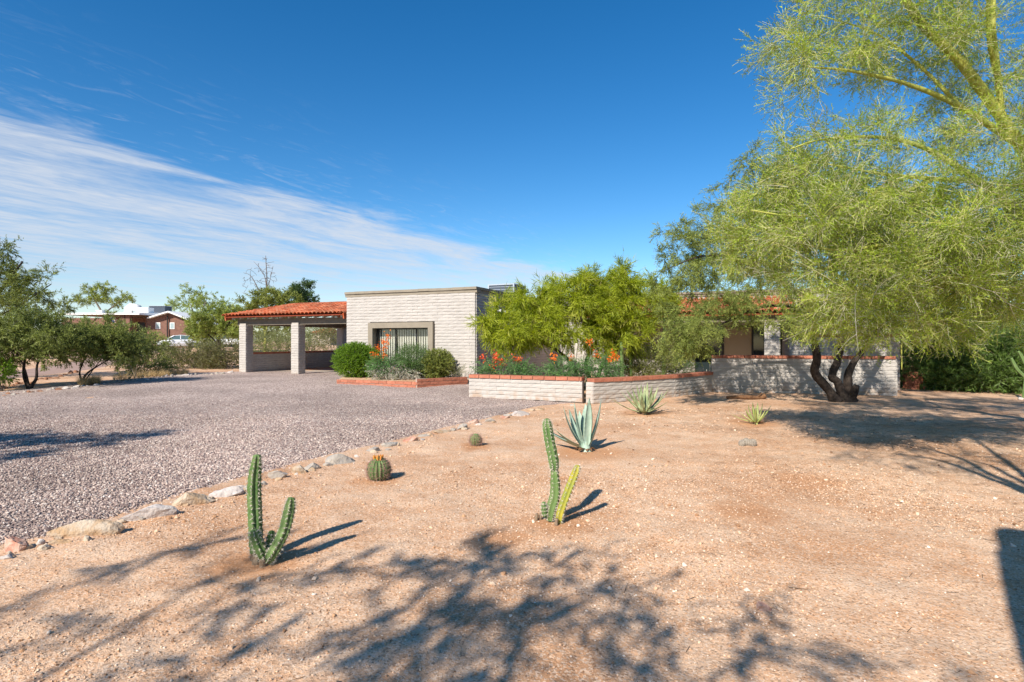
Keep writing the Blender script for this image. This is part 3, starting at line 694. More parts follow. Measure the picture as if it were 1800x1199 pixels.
# parapet coping in two stepped courses
def coping(p0, p1, z, nm):
    u = Vector(p1)-Vector(p0); L_ = u.length; u.normalize(); nr = Vector((u.y, -u.x, 0)); nseg = max(1, int(L_/0.42)); g_ = L_/nseg
    for lay_, (th, pr, zc) in enumerate(((0.10, 0.035, z+.055), (0.085, 0.075, z+.150))):
        m_ = MB()
        for q in range(nseg):
            c = Vector(p0)+u*(q+.5)*g_+nr*(pr-.15); c.z = zc+rnd.uniform(-.004, .004)
            m_.box(c, u, nr, (0, 0, 1), g_/2+.0, 0.15+rnd.uniform(0, .006), th/2)
        obj('coping_course', m_.mesh('coping_course', M['taupe']), house)
coping(HP(WS-.06, 0), HP(0.07, 0), ZT-.18, 'front'); coping(HP(0.0, 0.235), HP(0.0, WN+.0), ZT-.18, 'side')
coping(HP(-.02, WN), HP(ME, WN), ZT+.02, 'main')
# front window: surround, frame, panes, blinds
mb = MB(); s0, s1, z0, z1 = win; b_ = .19; pr = .15
hbox(mb, s0-b_, s0, -pr, .10, z0-b_, z1+b_); hbox(mb, s1, s1+b_, -pr, .10, z0-b_, z1+b_)
hbox(mb, s0, s1, -pr, .10, z1, z1+b_); hbox(mb, s0, s1, -pr-.03, .10, z0-b_, z0)
window = obj('window', mb.mesh('window', M['taupe']), house)
mb = MB(); fw = .035; x1 = s0+.80; x2 = s0+1.66
for a in (s0+fw/2, s1-fw/2): hbox(mb, a-fw/2, a+fw/2, .11, .17, z0, z1)
for a in (x1, x2): hbox(mb, a-fw/2, a+fw/2, .115, .175, z0+fw, z1-fw)
hbox(mb, s0+fw, s1-fw, .11, .17, z0, z0+fw); hbox(mb, s0+fw, s1-fw, .11, .17, z1-fw, z1)
obj('frame', mb.mesh('frame', M['darkframe']), window)
def paneglass():
    m = bpy.data.materials.new('window_glass'); m.use_nodes = True; nt = m.node_tree; nt.nodes.clear()
    o = nn(nt, 'ShaderNodeOutputMaterial'); t = nn(nt, 'ShaderNodeBsdfTransparent'); t.inputs[0].default_value = (.86, .87, .86, 1)
    g = nn(nt, 'ShaderNodeBsdfGlossy'); g.inputs['Roughness'].default_value = .02; ms = nn(nt, 'ShaderNodeMixShader'); fr = nn(nt, 'ShaderNodeFresnel'); fr.inputs[0].default_value = 1.5
    lk(nt, fr.outputs[0], ms.inputs[0]); lk(nt, t.outputs[0], ms.inputs[1]); lk(nt, g.outputs[0], ms.inputs[2]); lk(nt, ms.outputs[0], o.inputs[0]); return m
M['pane'] = paneglass()
for a, b in ((s0+fw, x1-fw/2), (x1+fw/2, x2-fw/2), (x2+fw/2, s1-fw)):
    mb = MB(); hbox(mb, a, b, .135, .141, z0+fw, z1-fw); obj('pane', mb.mesh('pane', M['pane']), window)
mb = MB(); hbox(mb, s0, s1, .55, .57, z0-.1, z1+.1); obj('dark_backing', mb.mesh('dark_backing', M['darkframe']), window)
q = s0+.05; 
slat_me = None
while q < s1-.03:
    a = math.radians(8); mb = MB(); u = e*math.cos(a)+nv*math.sin(a); w_ = Vector((-u.y, u.x, 0))
    if slat_me is None:
        mb.box((0, 0, 0), u, w_, (0, 0, 1), .029, .002, (z1-z0)/2-.06); slat_me = mb.mesh('blind_slat', M['blind'])
    o = bpy.data.objects.new('blind_slat', slat_me); o.location = HP(q, .25, (z0+z1)/2); finish(o, window); q += .098
# floodlight on the side wall
mb = MB(); hbox(mb, 0.03, 0.10, 1.45, 1.60, 2.60, 2.75); fl = obj('floodlight', mb.mesh('floodlight', M['white']), house)
for k, a in enumerate((1.30, 1.78)):
    mb = MB(); p = HP(0.10, 1.52, 2.66); q_ = HP(0.20, a, 2.60); r_ = HP(.36, a+(.03 if k else -.03), 2.56); mb.tube([p, q_], [.015, .015], 6); mb.tube([q_, r_], [.035, .065], 10); obj('lamp_head', mb.mesh('lamp_head', M['white']), fl)
# sliding door under the porch
mb = MB()
for a in (SD[0], 7.22, 8.30, SD[1]): hbox(mb, a-.035 if a != SD[0] else a, a+.035 if a != SD[1] else a, WN+.05, WN+.13, 0.12, 2.08)
hbox(mb, SD[0], SD[1], WN+.04, WN+.14, 2.081, 2.12); hbox(mb, SD[0], SD[1], WN+.04, WN+.14, .06, .118)
door = obj('sliding_door', mb.mesh('sliding_door', M['darkframe']), house)
for a, b, mm in ((SD[0]+.036, 7.184, 'glass'), (7.256, 8.264, 'blind2'), (8.336, SD[1]-.036, 'glass')):
    if mm == 'blind2': mm = 'tanblind'; M['tanblind'] = mat('tan_blind', (.40, .34, .23), .6, .3)
    mb = MB(); hbox(mb, a, b, WN+.085, WN+.095, .12, 2.08); obj('pane', mb.mesh('pane', M[mm]), door)
# porch: tiled lean-to roof, beam, pillar
def tile_mesh(material, r=.105, L_=.46):
    n = 7; Vv = []; Ff = []
    for k, (yy, rr, zz_) in enumerate(((0, r, .02), (L_, r*.82, 0.0))):
        for q in range(n):
            a = math.pi*q/(n-1); Vv.append((math.cos(a)*rr, yy, math.sin(a)*rr*.75+zz_))
        for q in range(n):
            a = math.pi*q/(n-1); Vv.append((math.cos(a)*(rr-.016), yy, math.sin(a)*(rr-.016)*.75+zz_))
    for q in range(n-1):
        Ff.append((q, q+1, 2*n+q+1, 2*n+q)); Ff.append((n+q+1, n+q, 3*n+q, 3*n+q+1)); Ff.append((q+1, q, n+q, n+q+1))
    me = bpy.data.meshes.new('roof_tile'); me.from_pydata(Vv, [], Ff); me.materials.append(material); return me
TILE = tile_mesh(M['tile'])
def tile_roof(parent, s0, s1, na, za, nb, zb, n_max, org=None, rakes=True):
    """tiles running from the eave (na, za) up to the ridge (nb, zb)"""
    P_ = org or HP
    slope = math.atan2(zb-za, nb-na); Ls = math.hypot(nb-na, zb-za); rows = int(round(Ls/.40)); st = Ls/rows; colsn = int(round((s1-s0)/.205)); cw = (s1-s0)/colsn
    cnt = 0; rest = []
    ax = e; ay = nv*math.cos(slope)+Vector((0, 0, math.sin(slope))); az = ax.cross(ay)
    for r_ in range(rows):
        for c in range(colsn):
            o_ = P_(s0+(c+.5)*cw, na-.06, za+.035)+ay*(r_*st)+ax*rnd.uniform(-.006, .006)+az*rnd.uniform(0, .008)
            mt = Matrix((ax, ay, az)).transposed().to_4x4(); mt.translation = o_
            if cnt < n_max:
                o = bpy.data.objects.new('roof_tile', TILE); o.matrix_basis = mt; finish(o, parent); cnt += 1
            else: rest.append(mt)
    if rest:
        Vv = []; Ff = []
        for mt in rest:
            b = len(Vv); Vv += [tuple(mt @ v.co) for v in TILE.vertices]; Ff += [tuple(i_+b for i_ in p.vertices) for p in TILE.polygons]
        me = bpy.data.meshes.new('roof_tile_courses'); me.from_pydata(Vv, [], Ff); me.materials.append(M['tile']); obj('roof_tile_courses', me, parent, kind='stuff')
def slab_slope(s0, s1, na, za, nb, zb, th, material, P_=HP):
    mb = MB(); pts = [P_(s0, na, za), P_(s1, na, za), P_(s1, nb, zb), P_(s0, nb, zb)]
    lo = [Vector((p.x, p.y, p.z-th)) for p in pts]
    mb.add(pts+lo, [(0, 1, 2, 3), (7, 6, 5, 4), (0, 4, 5, 1), (1, 5, 6, 2), (2, 6, 7, 3), (3, 7, 4, 0)]); return mb.mesh('deck', material)
PS0, PS1 = 2.2, 10.4
porch = obj('porch_roof', slab_slope(PS0, PS1, 5.2, 2.50, WN-.03, 3.16, .06, M['tiledark']), house)
tile_roof(porch, PS0, PS1, 5.15, 2.51, WN-.05, 3.17, 300)
mb = MB(); hbox(mb, PS0, PS1, 5.42, 5.58, 2.22, 2.42); obj('porch_beam', mb.mesh('porch_beam', M['wood']), house)
for a in (8.95,):
    mb = MB(); hbox(mb, a-.22, a+.22, 5.28, 5.72, 0, 2.22); pl = obj('porch_pillar', mb.mesh('porch_pillar', M['blockcore']), house)
    lay(pl, HP(a-.24, 5.28), HP(a+.24, 5.28), 0.0, 21, n_max=0, face=.0); lay(pl, HP(a+.22, 5.28), HP(a+.22, 5.74), 0.0, 21, n_max=0, face=.02)
# rooftop air conditioner
ac = thing('air_conditioner', 'grey box air conditioner with louvred sides on the house roof', 'air conditioner', HP(-1.2, 5.2, ZT-.25))
p = HP(-1.2, 5.2, 0)
mb = MB(); mb.box((p.x, p.y, 3.38), e, nv, (0, 0, 1), .56, .56, .45); obj('coil_body', mb.mesh('coil_body', M['acdark']), ac)
mb = MB(); mb.box((p.x, p.y, 3.855), e, nv, (0, 0, 1), .60, .60, .025); obj('top_panel', mb.mesh('top_panel', M['acgrey']), ac)
for a, b in ((-1, -1), (1, -1), (1, 1), (-1, 1)):
    mb = MB(); c = p+e*.57*a+nv*.57*b; mb.box((c.x, c.y, 3.38), e, nv, (0, 0, 1), .03, .03, .45); obj('corner_post', mb.mesh('corner_post', M['acgrey']), ac)
for z_ in np.linspace(3.0, 3.76, 8):
    mb = MB(); mb.box((p.x, p.y, z_), e, nv, (0, 0, 1), .575, .575, .008); obj('louvre', mb.mesh('louvre', M['acgrey']), ac)

# --- carport
cp = thing('carport', 'open carport with an orange barrel tile roof on square block columns', 'carport', HP(-12.0, 2.0, .13))
CZ = .13
CA = Vector((-11.75, 25.15, 0))
def CPt(s, n, z=0.0): p_ = CA+e*s+nv*n; p_.z = z; return p_
cols = [(0, 0), (3.0, 0), (0.0, 6.3), (7.0, 6.3)]
for (s_, n_) in cols:
    mb = MB(); c = CPt(s_, n_, CZ+1.07); mb.box(c, e, nv, (0, 0, 1), .18, .18, 1.10); co = obj('column', mb.mesh('column', M['blockcore']), cp)
    k = .195
    for (a0, a1) in (((s_-k, n_-k+.02), (s_+k, n_-k+.02)), ((s_+k-.02, n_-k), (s_+k-.02, n_+k)), ((s_+k, n_+k-.02), (s_-k, n_+k-.02)), ((s_-k+.02, n_+k), (s_-k+.02, n_-k))):
        if (s_, n_) in cols[:2] and a0[1] < n_+.1: lay(co, CPt(*a0), CPt(*a1), CZ-.06, 21, n_max=44, face=0.0)
        else: lay(co, CPt(*a0), CPt(*a1), CZ-.06, 21, n_max=0, face=0.0)
ze = 2.50
mb = MB(); mb.box(CPt(3.35, 0, CZ+2.23), e, nv, (0, 0, 1), 3.75, .11, .135); obj('front_beam', mb.mesh('front_beam', M['wood']), cp)
mb = MB(); mb.box(CPt(0, 3.2, CZ+2.23), nv, -e, (0, 0, 1), 3.05, .11, .13); obj('side_beam', mb.mesh('side_beam', M['wood']), cp)
mb = MB(); mb.box(CPt(3.3, 6.3, CZ+2.23), e, nv, (0, 0, 1), 3.9, .11, .135); obj('rear_beam', mb.mesh('rear_beam', M['wood']), cp)
for k in range(14):
    s_ = -.35+k*.46; mb = MB(); a = CPt(s_, -.42, ze+.02); b = CPt(s_, 3.6, ze+.72); u = (b-a); L_ = u.length; u.normalize(); w_ = u.cross(e).normalized()
    mb.box((a+b)/2, u, e, w_, L_/2, .04, .05); obj('rafter', mb.mesh('rafter', M['rafter']), cp)
deck = obj('roof_deck', slab_slope(-.62, 5.75, -.52, ze+.085, 3.7, ze+.84, .035, M['tiledark'], CPt), cp)
obj('rear_roof_deck', slab_slope(-.62, 7.2, 3.71, ze+.84, 6.9, ze+.35, .035, M['tiledark'], CPt), cp)
tile_roof(deck, -.62, 5.75, -.52, ze+.09, 3.7, ze+.845, 300, CPt)
for (s_, n0_) in ((-.66, 0), (5.79, 0)):     # rake tiles turned over the end
    for k in range(10):
        a = math.atan2(.755, 4.22); ay = nv*math.cos(a)+Vector((0, 0, math.sin(a))); o_ = CPt(s_, -.6, ze+.10)+ay*k*.425
        mt = Matrix((e, ay, e.cross(ay))).transposed().to_4x4(); mt.translation = o_
        o = bpy.data.objects.new('rake_tile', TILE); o.matrix_basis = mt @ Matrix.Diagonal((1.25, 1, 1.2, 1)); finish(o, cp)
for k in range(15):
    mt = Matrix((nv, e, -Vector((0, 0, 1)))).transposed().to_4x4(); mt = Matrix((-nv, e, Vector((0, 0, 1)))).transposed().to_4x4(); mt.translation = CPt(-.66+k*.44, 3.72, ze+.85)
    o = bpy.data.objects.new('ridge_tile', TILE); o.matrix_basis = mt @ Matrix.Diagonal((1.2, 1, 1.1, 1)); finish(o, cp)
for s_ in (-.70, 5.80):
    mb = MB(); a = CPt(s_, -.5, ze+.02); b = CPt(s_, 3.7, ze+.775); u = (b-a); L_ = u.length; u.normalize(); mb.box((a+b)/2, u, e, u.cross(e).normalized(), L_/2, .03, .11); obj('rake_board', mb.mesh('rake_board', M['tile']), cp)
mb = MB(); mb.box(CPt(0.02, 3.15, CZ+.40), nv, -e, (0, 0, 1), 2.95, .07, .42); lw = obj('low_side_wall', mb.mesh('low_side_wall', M['blockcore']), cp)
lay(lw, CPt(.09, .2), CPt(.09, 6.1), CZ-.02, 8, n_max=130, face=0.0)
lay(lw, CPt(.10, .2), CPt(.10, 6.1), CZ+.815, 1, meshes=CAP, cl=.305, ch=.085, face=-.10, name='cap_brick', bl=.29)
mb = MB(); mb.box(CPt(3.4, 6.3, CZ+.40), e, nv, (0, 0, 1), 3.2, .07, .42); obj('low_rear_wall', mb.mesh('low_rear_wall', M['block']), cp)
mb = MB(); mb.box(CPt(3.5, 3.1, CZ-.07), e, nv, (0, 0, 1), 4.0, 3.6, .09); obj('carport_floor', mb.mesh('carport_floor', M['concrete']), kind='structure')

# --- walls in the yard
def wall_thing(name, label, pts, z0s, courses, thick=.16, cap=True, endcap=None, n_max=300, capl=.305):
    """pts left to right as seen; wall follows pts, courses of block plus a red cap"""
    b0 = pts[0]; t = thing(name, label, 'wall', (b0[0], b0[1], z0s[0]))
    P = [Vector((p[0], p[1], 0)) for p in pts]
    used = 0
    for k in range(len(P)-1):
        u = (P[k+1]-P[k]); L_ = u.length; u.normalize(); nr = Vector((u.y, -u.x, 0)); zb = z0s[k]
        mb = MB(); c = (P[k]+P[k+1])/2 - nr*(thick/2+.02); hh = courses*CH
        mb.box((c.x, c.y, zb+hh/2-.1), u, nr, (0, 0, 1), L_/2-.004, thick/2-.0, hh/2+.095); core = obj('wall_core', mb.mesh('wall_core', M['blockcore']), t)
        used += lay(core, P[k], P[k+1], zb, courses, n_max=max(0, n_max-used), face=-.005)
        if cap: lay(t, P[k]+u*.0, P[k+1], zb+hh-.002, 1, meshes=CAP, cl=capl, ch=.09, face=-.10, name='cap_brick', bl=.29)
    return t, P
p0, p1 = (-1.14, 15.2), (1.73, 13.98)
wt1, P1 = wall_thing('garden_wall', 'low cream block wall with red cap, left of the narrow gap', [p0, p1], [.03], 5)
lay(wt1, (p1[0]-.02, p1[1]+.005), (p1[0]+.07-.02, p1[1]+.16), .03, 5, meshes=BLK, n_max=5, face=-.02)
g0 = Vector((1.845, 13.97, 0))
pl2 = [g0+Vector((.14, -.03, 0)), Vector((3.05, 14.55, 0)), Vector((4.45, 15.5, 0)), Vector((6.15, 17.25, 0))]
wt2, P2 = wall_thing('garden_wall', 'low cream block wall with red cap curving from the gap to the taller wall', [(p.x, p.y) for p in pl2], [0.0, 0.0, 0.0], 5)
lay(wt2, (g0.x-.01, g0.y+.075), (pl2[0].x+.005, pl2[0].y+.03), 0.0, 5, n_max=5, face=0)
w0, w1 = G(1251, 689.5), G(1577, 696.5)
wt3, P3 = wall_thing('patio_wall', 'tall shaded block wall with red cap behind the dark mesquite trunk', [(w0.x, w0.y), (w1.x, w1.y)], [-.02], 10)
lay(wt3, (w1.x-.03, w1.y), (w1.x+.02, w1.y+.22), -.02, 10, n_max=10, face=-.02)
y0, y1 = W(1388, 600, 19.2), W(1582, 600, 17.6)
wall_thing('courtyard_wall', 'high pale block wall with red cap beyond the mesquite, right of the porch', [(y0.x, y0.y), (y1.x, y1.y)], [0.0], 16)
# red brick planter in front of the house
pts = [G(592, 675.5), G(733, 683), G(822, 675)]
pts[2] = Vector((-1.42, 18.3, 0))
pt = thing('brick_planter', 'red brick planter edging below the front window', 'planter', (pts[1].x, pts[1].y, pts[1].z))
for k in range(2):
    a, b = pts[k], pts[k+1]; u = (b-a).normalized(); nc = 2 if k == 0 else 3
    lay(pt, (a.x, a.y), (b.x, b.y), min(a.z, b.z)-.01 if k == 0 else .09, nc, meshes=RED, cl=.30, ch=.098 if k else .102, face=-.05, bl=.29)
    mb = MB(); c = (a+b)/2-Vector((u.y, -u.x, 0))*.05; mb.box((c.x, c.y, .15), u, Vector((u.y, -u.x, 0)), (0, 0, 1), (b-a).length/2, .045, .12 if k == 0 else .2); obj('mortar_bed', mb.mesh('mortar_bed', M['mortar']), pt)
mb = MB(); q0 = HP(WS, -.05); q1 = HP(-.1, -.05)
mb.add([(pts[0].x, pts[0].y+.1, .27), (pts[1].x-.05, pts[1].y+.1, .27), (pts[2].x, pts[2].y+.1, .27), (q1.x, q1.y, .29), (q0.x, q0.y, .29)], [(0, 1, 2, 3, 4)]); obj('planting_bed', mb.mesh('planting_bed', M['soil']), pt)

# ------------------------------------------------------------------ vegetation machinery
def spray(r, L=.3, n=18, ll=.04, lw=.01, ang_=55, droop=.15, stem=.002, side=0, curl=.2, sub=0):
    """one leafy twig along +X; returns verts, quads, material index per quad (0 leaf, 1 twig)"""
    V_ = []; Q_ = []; mi = []; T_ = []
    def ribbon(P_, w):
        for a, b in zip(P_[:-1], P_[1:]):
            d_ = b-a; s_ = np.cross(d_, r.normal(size=3)); s_ /= np.linalg.norm(s_)+1e-9
            k = len(V_); V_.extend([a-s_*w, a+s_*w, b+s_*w*.7, b-s_*w*.7]); Q_.append((k, k+1, k+2, k+3)); mi.append(1)
    stems = [(np.zeros(3), np.array([1., 0, 0]), L)]
    for s_ in range(sub):
        t = r.uniform(.1, .75); d_ = np.array([1, r.uniform(-1, 1), r.uniform(-1, 1)]); d_ /= np.linalg.norm(d_)
        stems.append((np.array([t*L, 0, -droop*L*t*t]), d_, L*r.uniform(.35, .7)))
    per = max(1, n//len(stems))
    for (b0, d0, l0) in stems:
        ns2 = 4 if l0 == L else 3; ts = np.linspace(0, 1, ns2); P_ = np.array([b0+d0*l0*t+np.array([0, curl*l0*t*t*r.uniform(-1, 1)*.5, -droop*l0*t*t]) for t in ts])
        if stem: ribbon(P_, stem)
        for k in range(per):
            t = (k+r.uniform(.2, 1))/per; t3 = t*(ns2-1); q = int(min(t3, ns2-1.001)); p = P_[q]+(P_[q+1]-P_[q])*(t3-q); tg = P_[q+1]-P_[q]; tg = tg/(np.linalg.norm(tg)+1e-9)
            o_ = r.normal(size=3); o_ -= tg*(o_@tg); o_ /= np.linalg.norm(o_)+1e-9
            a = math.radians(ang_+r.uniform(-18, 18)); d_ = tg*math.cos(a)+o_*math.sin(a); d_[2] -= droop*.5; d_ /= np.linalg.norm(d_)
            s_ = np.cross(d_, r.normal(size=3)); s_ /= np.linalg.norm(s_)+1e-9
            l_ = ll*r.uniform(.65, 1.25); w_ = lw*r.uniform(.7, 1.2)
            i0 = len(V_); V_.extend([p+s_*w_*.55, p+d_*l_, p-s_*w_*.55]); T_.append((i0, i0+1, i0+2))
    return np.array(V_), np.array(Q_, int).reshape(-1, 4), np.array(mi, int), np.array(T_)

class Veg:
    def __init__(s, seed): s.r = rg(seed); s.V = []; s.Q = []; s.mi = []; s.t = []; s.T = []; s.n = 0
    def raw(s, V_, Q_, mi, t):
        s.V.append(V_); s.Q.append(np.asarray(Q_)+s.n); s.mi.append(np.full(len(Q_), mi) if np.isscalar(mi) else mi); s.t.append(np.broadcast_to(t, (len(V_),))); s.n += len(V_)
    def sprays(s, tpl, pos, dirs, scale, tint):
        r = s.r; N = len(pos)
        if N == 0: return
        X_ = dirs/(np.linalg.norm(dirs, axis=1, keepdims=True)+1e-9)
        up = np.tile([0, 0, 1.], (N, 1)) + r.normal(size=(N, 3))*.55
        Y_ = np.cross(up, X_); Y_ /= np.linalg.norm(Y_, axis=1, keepdims=True)+1e-9; Z_ = np.cross(X_, Y_)
        Mx = np.stack([X_, Y_, Z_], -1)*np.asarray(scale)[:, None, None]
        which = r.integers(0, len(tpl), N)
        for k, (tv, tq, tm, tt) in enumerate(tpl):
            I = np.where(which == k)[0]
            if len(I) == 0: continue
            P_ = np.einsum('nij,vj->nvi', Mx[I], tv)+pos[I][:, None, :]
            nv_ = len(tv); q_ = (tq[None]+(np.arange(len(I))*nv_)[:, None, None]).reshape(-1, 4)
            s.T.append((tt[None]+(np.arange(len(I))*nv_)[:, None, None]).reshape(-1, 3)+s.n)
            s.raw(P_.reshape(-1, 3), q_, np.tile(tm, len(I)), np.repeat(tint[I], nv_))
    def tube(s, P_, R_, n=4, mi=1, t=.5):
        V_, Q_ = tube_np(P_, R_, n); s.raw(V_, Q_, mi, t)
    def mesh(s, name, mats):
        T_ = np.concatenate(s.T) if s.T else np.zeros((0, 3), int)
        return mesh_np(name, np.concatenate(s.V), np.concatenate(s.Q), T_, mats=mats, mi=np.concatenate([np.concatenate(s.mi), np.zeros(len(T_), int)]), tint=np.concatenate(s.t))

def blob_pts(r, blobs, n, shell=.45):
    w = np.array([b[3]*b[4]*b[5] for b in blobs])**(0.75)*np.array([b[6] if len(b) > 6 else 1.0 for b in blobs]); w /= w.sum(); idx = r.choice(len(blobs), n, p=w)
    B = np.array([b[:6] for b in blobs])[idx]; d_ = r.normal(size=(n, 3)); d_ /= np.linalg.norm(d_, axis=1, keepdims=True)
    return B[:, :3]+d_*B[:, 3:6]*(r.random(n)**shell)[:, None], B[:, :3]
def BB(px, py, d_, rpx, rpy, rd, w=1.0): c = W(px, py, d_); return (c.x, c.y, c.z, rpx*d_/F, rd, rpy*d_/F, w)

def grow(r, limbs, targets, droop=.1, wig=.06, rk=.010, rmin=.0022):
    """limbs: list of (points, r0, r1). Adds a branch from the nearest wood to every target."""
    N = []; Rn = []; Tn = []
    for P_, r0, r1 in limbs:
        k = max(4, int(np.linalg.norm(np.diff(P_, axis=0), axis=1).sum()/.15)); Q_ = spline(P_, k); N.append(Q_); Rn.append(np.linspace(r0, r1, k)); Tn.append(np.gradient(Q_, axis=0))
    N = np.vstack(N); Rn = np.concatenate(Rn); Tn = np.vstack(Tn); Tn /= np.linalg.norm(Tn, axis=1, keepdims=True)+1e-9
    start = np.array([np.min(np.linalg.norm(N-t, axis=1)) for t in targets]); out = []
    for ti in np.argsort(start):
        t = targets[ti]; dd = np.linalg.norm(N-t, axis=1); vec = (t-N)/(dd[:, None]+1e-9)
        cost = dd*(1.35-.35*np.einsum('ij,ij->i', vec, Tn)); k = int(np.argmin(cost)); p = N[k]; D = dd[k]
        if D < .05: continue
        c = p+Tn[k]*D*.35+(t-p)*.25+np.array([0, 0, .08*D]); n_ = max(4, min(9, int(D/.12)+2)); u = np.linspace(0, 1, n_)[:, None]
        P_ = (1-u)**2*p+2*u*(1-u)*c+u*u*t; P_[:, 2] -= droop*D*u[:, 0]**2.5; P_[1:-1] += r.normal(size=(n_-2, 3))*wig*min(D, 1.0)*.5
        r0 = max(min(Rn[k]*.6, rmin+rk*D), rmin); R_ = np.linspace(r0, rmin, n_); out.append((P_, R_))
        N = np.vstack([N, P_[1:]]); Rn = np.concatenate([Rn, R_[1:]]); tt = np.gradient(P_, axis=0); tt /= np.linalg.norm(tt, axis=1, keepdims=True)+1e-9; Tn = np.vstack([Tn, tt[1:]])
    return out
def foliage(vg, branches, tpl, n, dmix=.8, updir=(0, 0, .1), smin=.7, smax=1.3, start=.25, jitter=.02):
    """n sprays spread along the branches"""
    r = vg.r; L_ = np.array([np.linalg.norm(np.diff(P_, axis=0), axis=1).sum() for P_, _ in branches]); c = r.choice(len(branches), n, p=(L_+.15)/(L_+.15).sum())
    pos = np.zeros((n, 3)); dr = np.zeros((n, 3)); t = start+(1-start)*r.random(n)**.8
    bt = r.random(len(branches))
    for k in range(n):
        P_ = branches[c[k]][0]; f = t[k]*(len(P_)-1); q = min(int(f), len(P_)-2); pos[k] = P_[q]+(P_[q+1]-P_[q])*(f-q); dr[k] = P_[q+1]-P_[q]
    dr /= np.linalg.norm(dr, axis=1, keepdims=True)+1e-9
    o_ = r.normal(size=(n, 3)); o_ /= np.linalg.norm(o_, axis=1, keepdims=True)
    tint = np.clip(.25*bt[c]+.75*r.random(n), 0, 1)
    vg.sprays(tpl, pos+r.normal(size=(n, 3))*jitter, dr+o_*dmix+np.array(updir), r.uniform(smin, smax, n), tint)

def limb_mesh(name, P_, r0, r1, material, n=8, gnarl=.0, seed=0, flare=0.0):
    L_ = np.linalg.norm(np.diff(P_, axis=0), axis=1).sum(); k = max(6, int(L_/.12)); Q_ = spline(P_, k); r = rg(seed)
    t = np.linspace(0, 1, k); R_ = (r0+(r1-r0)*t**.8)*(1+gnarl*(vnoise(t*9, np.zeros(k), seed)-.5)*2)+flare*np.exp(-t*L_/.18)
    Q_[1:-1] += r.normal(size=(k-2, 3))*gnarl*r0*.25
    V_, F_ = tube_np(Q_, R_, n)
    if gnarl: V_ = V_+ (r.normal(size=V_.shape))*gnarl*r0*.10
    T_ = []
    V_ = np.vstack([V_, Q_[-1]]); 
    T_ = [(len(V_)-1-n+i_, len(V_)-1-n+(i_+1) % n, len(V_)-1) for i_ in range(n)]
    return mesh_np(name, V_, F_, T_, mats=[material], smooth_=True)

def tree(name, label, base, limbs, blobs, tpl, n_target, n_spray, lmat, bmat, seed, group=None, cat='tree', rk=.010, droop=.1, dmix=.8, updir=(0, 0, .1), start=.25, smin=.7, smax=1.3, shell=.45, twigmat=None, gnarl=.05, trunk_n=1, wig=.06, extra=None, ns=4, rmin=.0022):
    """limbs: list of (points, r0, r1); the first trunk_n are trunk pieces, the others limbs"""
    r = rg(seed); t = thing(name, label, cat, base, group)
    for k, (P_, r0, r1) in enumerate(limbs):
        P_ = np.array([tuple(p) for p in P_]); limbs[k] = (P_, r0, r1)
        obj('trunk' if k < trunk_n else 'limb', limb_mesh('limb', P_, r0, r1, bmat, 9 if r0 > .04 else 6, gnarl, seed+k, flare=r0*.5 if k < trunk_n else 0), t)
    tg, _ = blob_pts(r, blobs, n_target, shell)
    br = grow(r, limbs, tg, droop, wig, rk, rmin)
    vg = Veg(seed+1)
    for P_, R_ in br: vg.tube(P_, R_, ns if R_[0] > .006 else 3, 1, .85)
    if n_spray: foliage(vg, br, tpl, n_spray, dmix, updir, smin, smax, start)
    if extra: extra(vg, br)
    obj('crown', vg.mesh('crown', [lmat, twigmat or bmat]), t)
    return t
def shrub(name, label, base, blobs, tpl, n, lmat, bmat, seed, cat='shrub', group=None, out=.9, up=.4, shell=.33, stems=7, smin=.7, smax=1.3, stem_r=.012, extra=None, sdir=None):
    """foliage sprays pointing outward through blobs, on a few stems"""
    r = rg(seed); t = thing(name, label, cat, base, group); vg = Veg(seed+1)
    pos, cen = blob_pts(r, blobs, n, shell); d_ = pos-cen; d_ /= np.linalg.norm(d_, axis=1, keepdims=True)+1e-9
    d_ = d_*out+r.normal(size=(n, 3))*.45+np.array([0, 0, up])
    if sdir is not None: d_ += np.array(sdir)
    keep_ = pos[:, 2] > gz_base(pos[:, 0], pos[:, 1])+.02
    pos, d_ = pos[keep_], d_[keep_]
    cl_ = vnoise(pos[:, 0]*5+9, pos[:, 2]*5+pos[:, 1]*3, seed)
    vg.sprays(tpl, pos, d_, r.uniform(smin, smax, len(pos)), np.clip(.35*cl_+.65*r.random(len(pos)), 0, 1))
    if extra: extra(vg, blobs)
    obj('foliage', vg.mesh('foliage', [lmat, bmat]), t)
    for k in range(stems):
        tp = pos[r.integers(0, len(pos))]; b = np.array(base)+np.array([r.uniform(-.06, .06), r.uniform(-.06, .06), -.03]); mid = (b+tp)/2+np.array([0, 0, .1])
        obj('stem', limb_mesh('stem', np.array([b, mid, tp]), stem_r, stem_r*.4, bmat, 5, .1, seed+k), t)
    return t

def SP(seed, k=5, **kw): r = rg(seed); return [spray(r, **kw) for _ in range(k)]
T_pv = SP(1, 6, L=.30, n=40, ll=.034, lw=.0085, ang_=52, droop=.05, stem=.0016, sub=4)
T_mq = SP(2, 6, L=.30, n=36, ll=.05, lw=.012, ang_=55, droop=.25, stem=.002, sub=3)
T_mq_far = SP(3, 5, L=.42, n=22, ll=.085, lw=.026, ang_=50, droop=.15, stem=.003, sub=2)
T_far = SP(4, 5, L=.8, n=18, ll=.22, lw=.09, ang_=55, droop=.1, stem=.006, sub=2)
T_dw = SP(5, 6, L=.34, n=22, ll=.13, lw=.014, ang_=40, droop=.45, stem=.002, sub=1)
T_box = SP(6, 5, L=.13, n=14, ll=.032, lw=.018, ang_=48, droop=.05, stem=.0015)
T_box2 = SP(16, 5, L=.17, n=16, ll=.045, lw=.022, ang_=50, droop=.05, stem=.002)
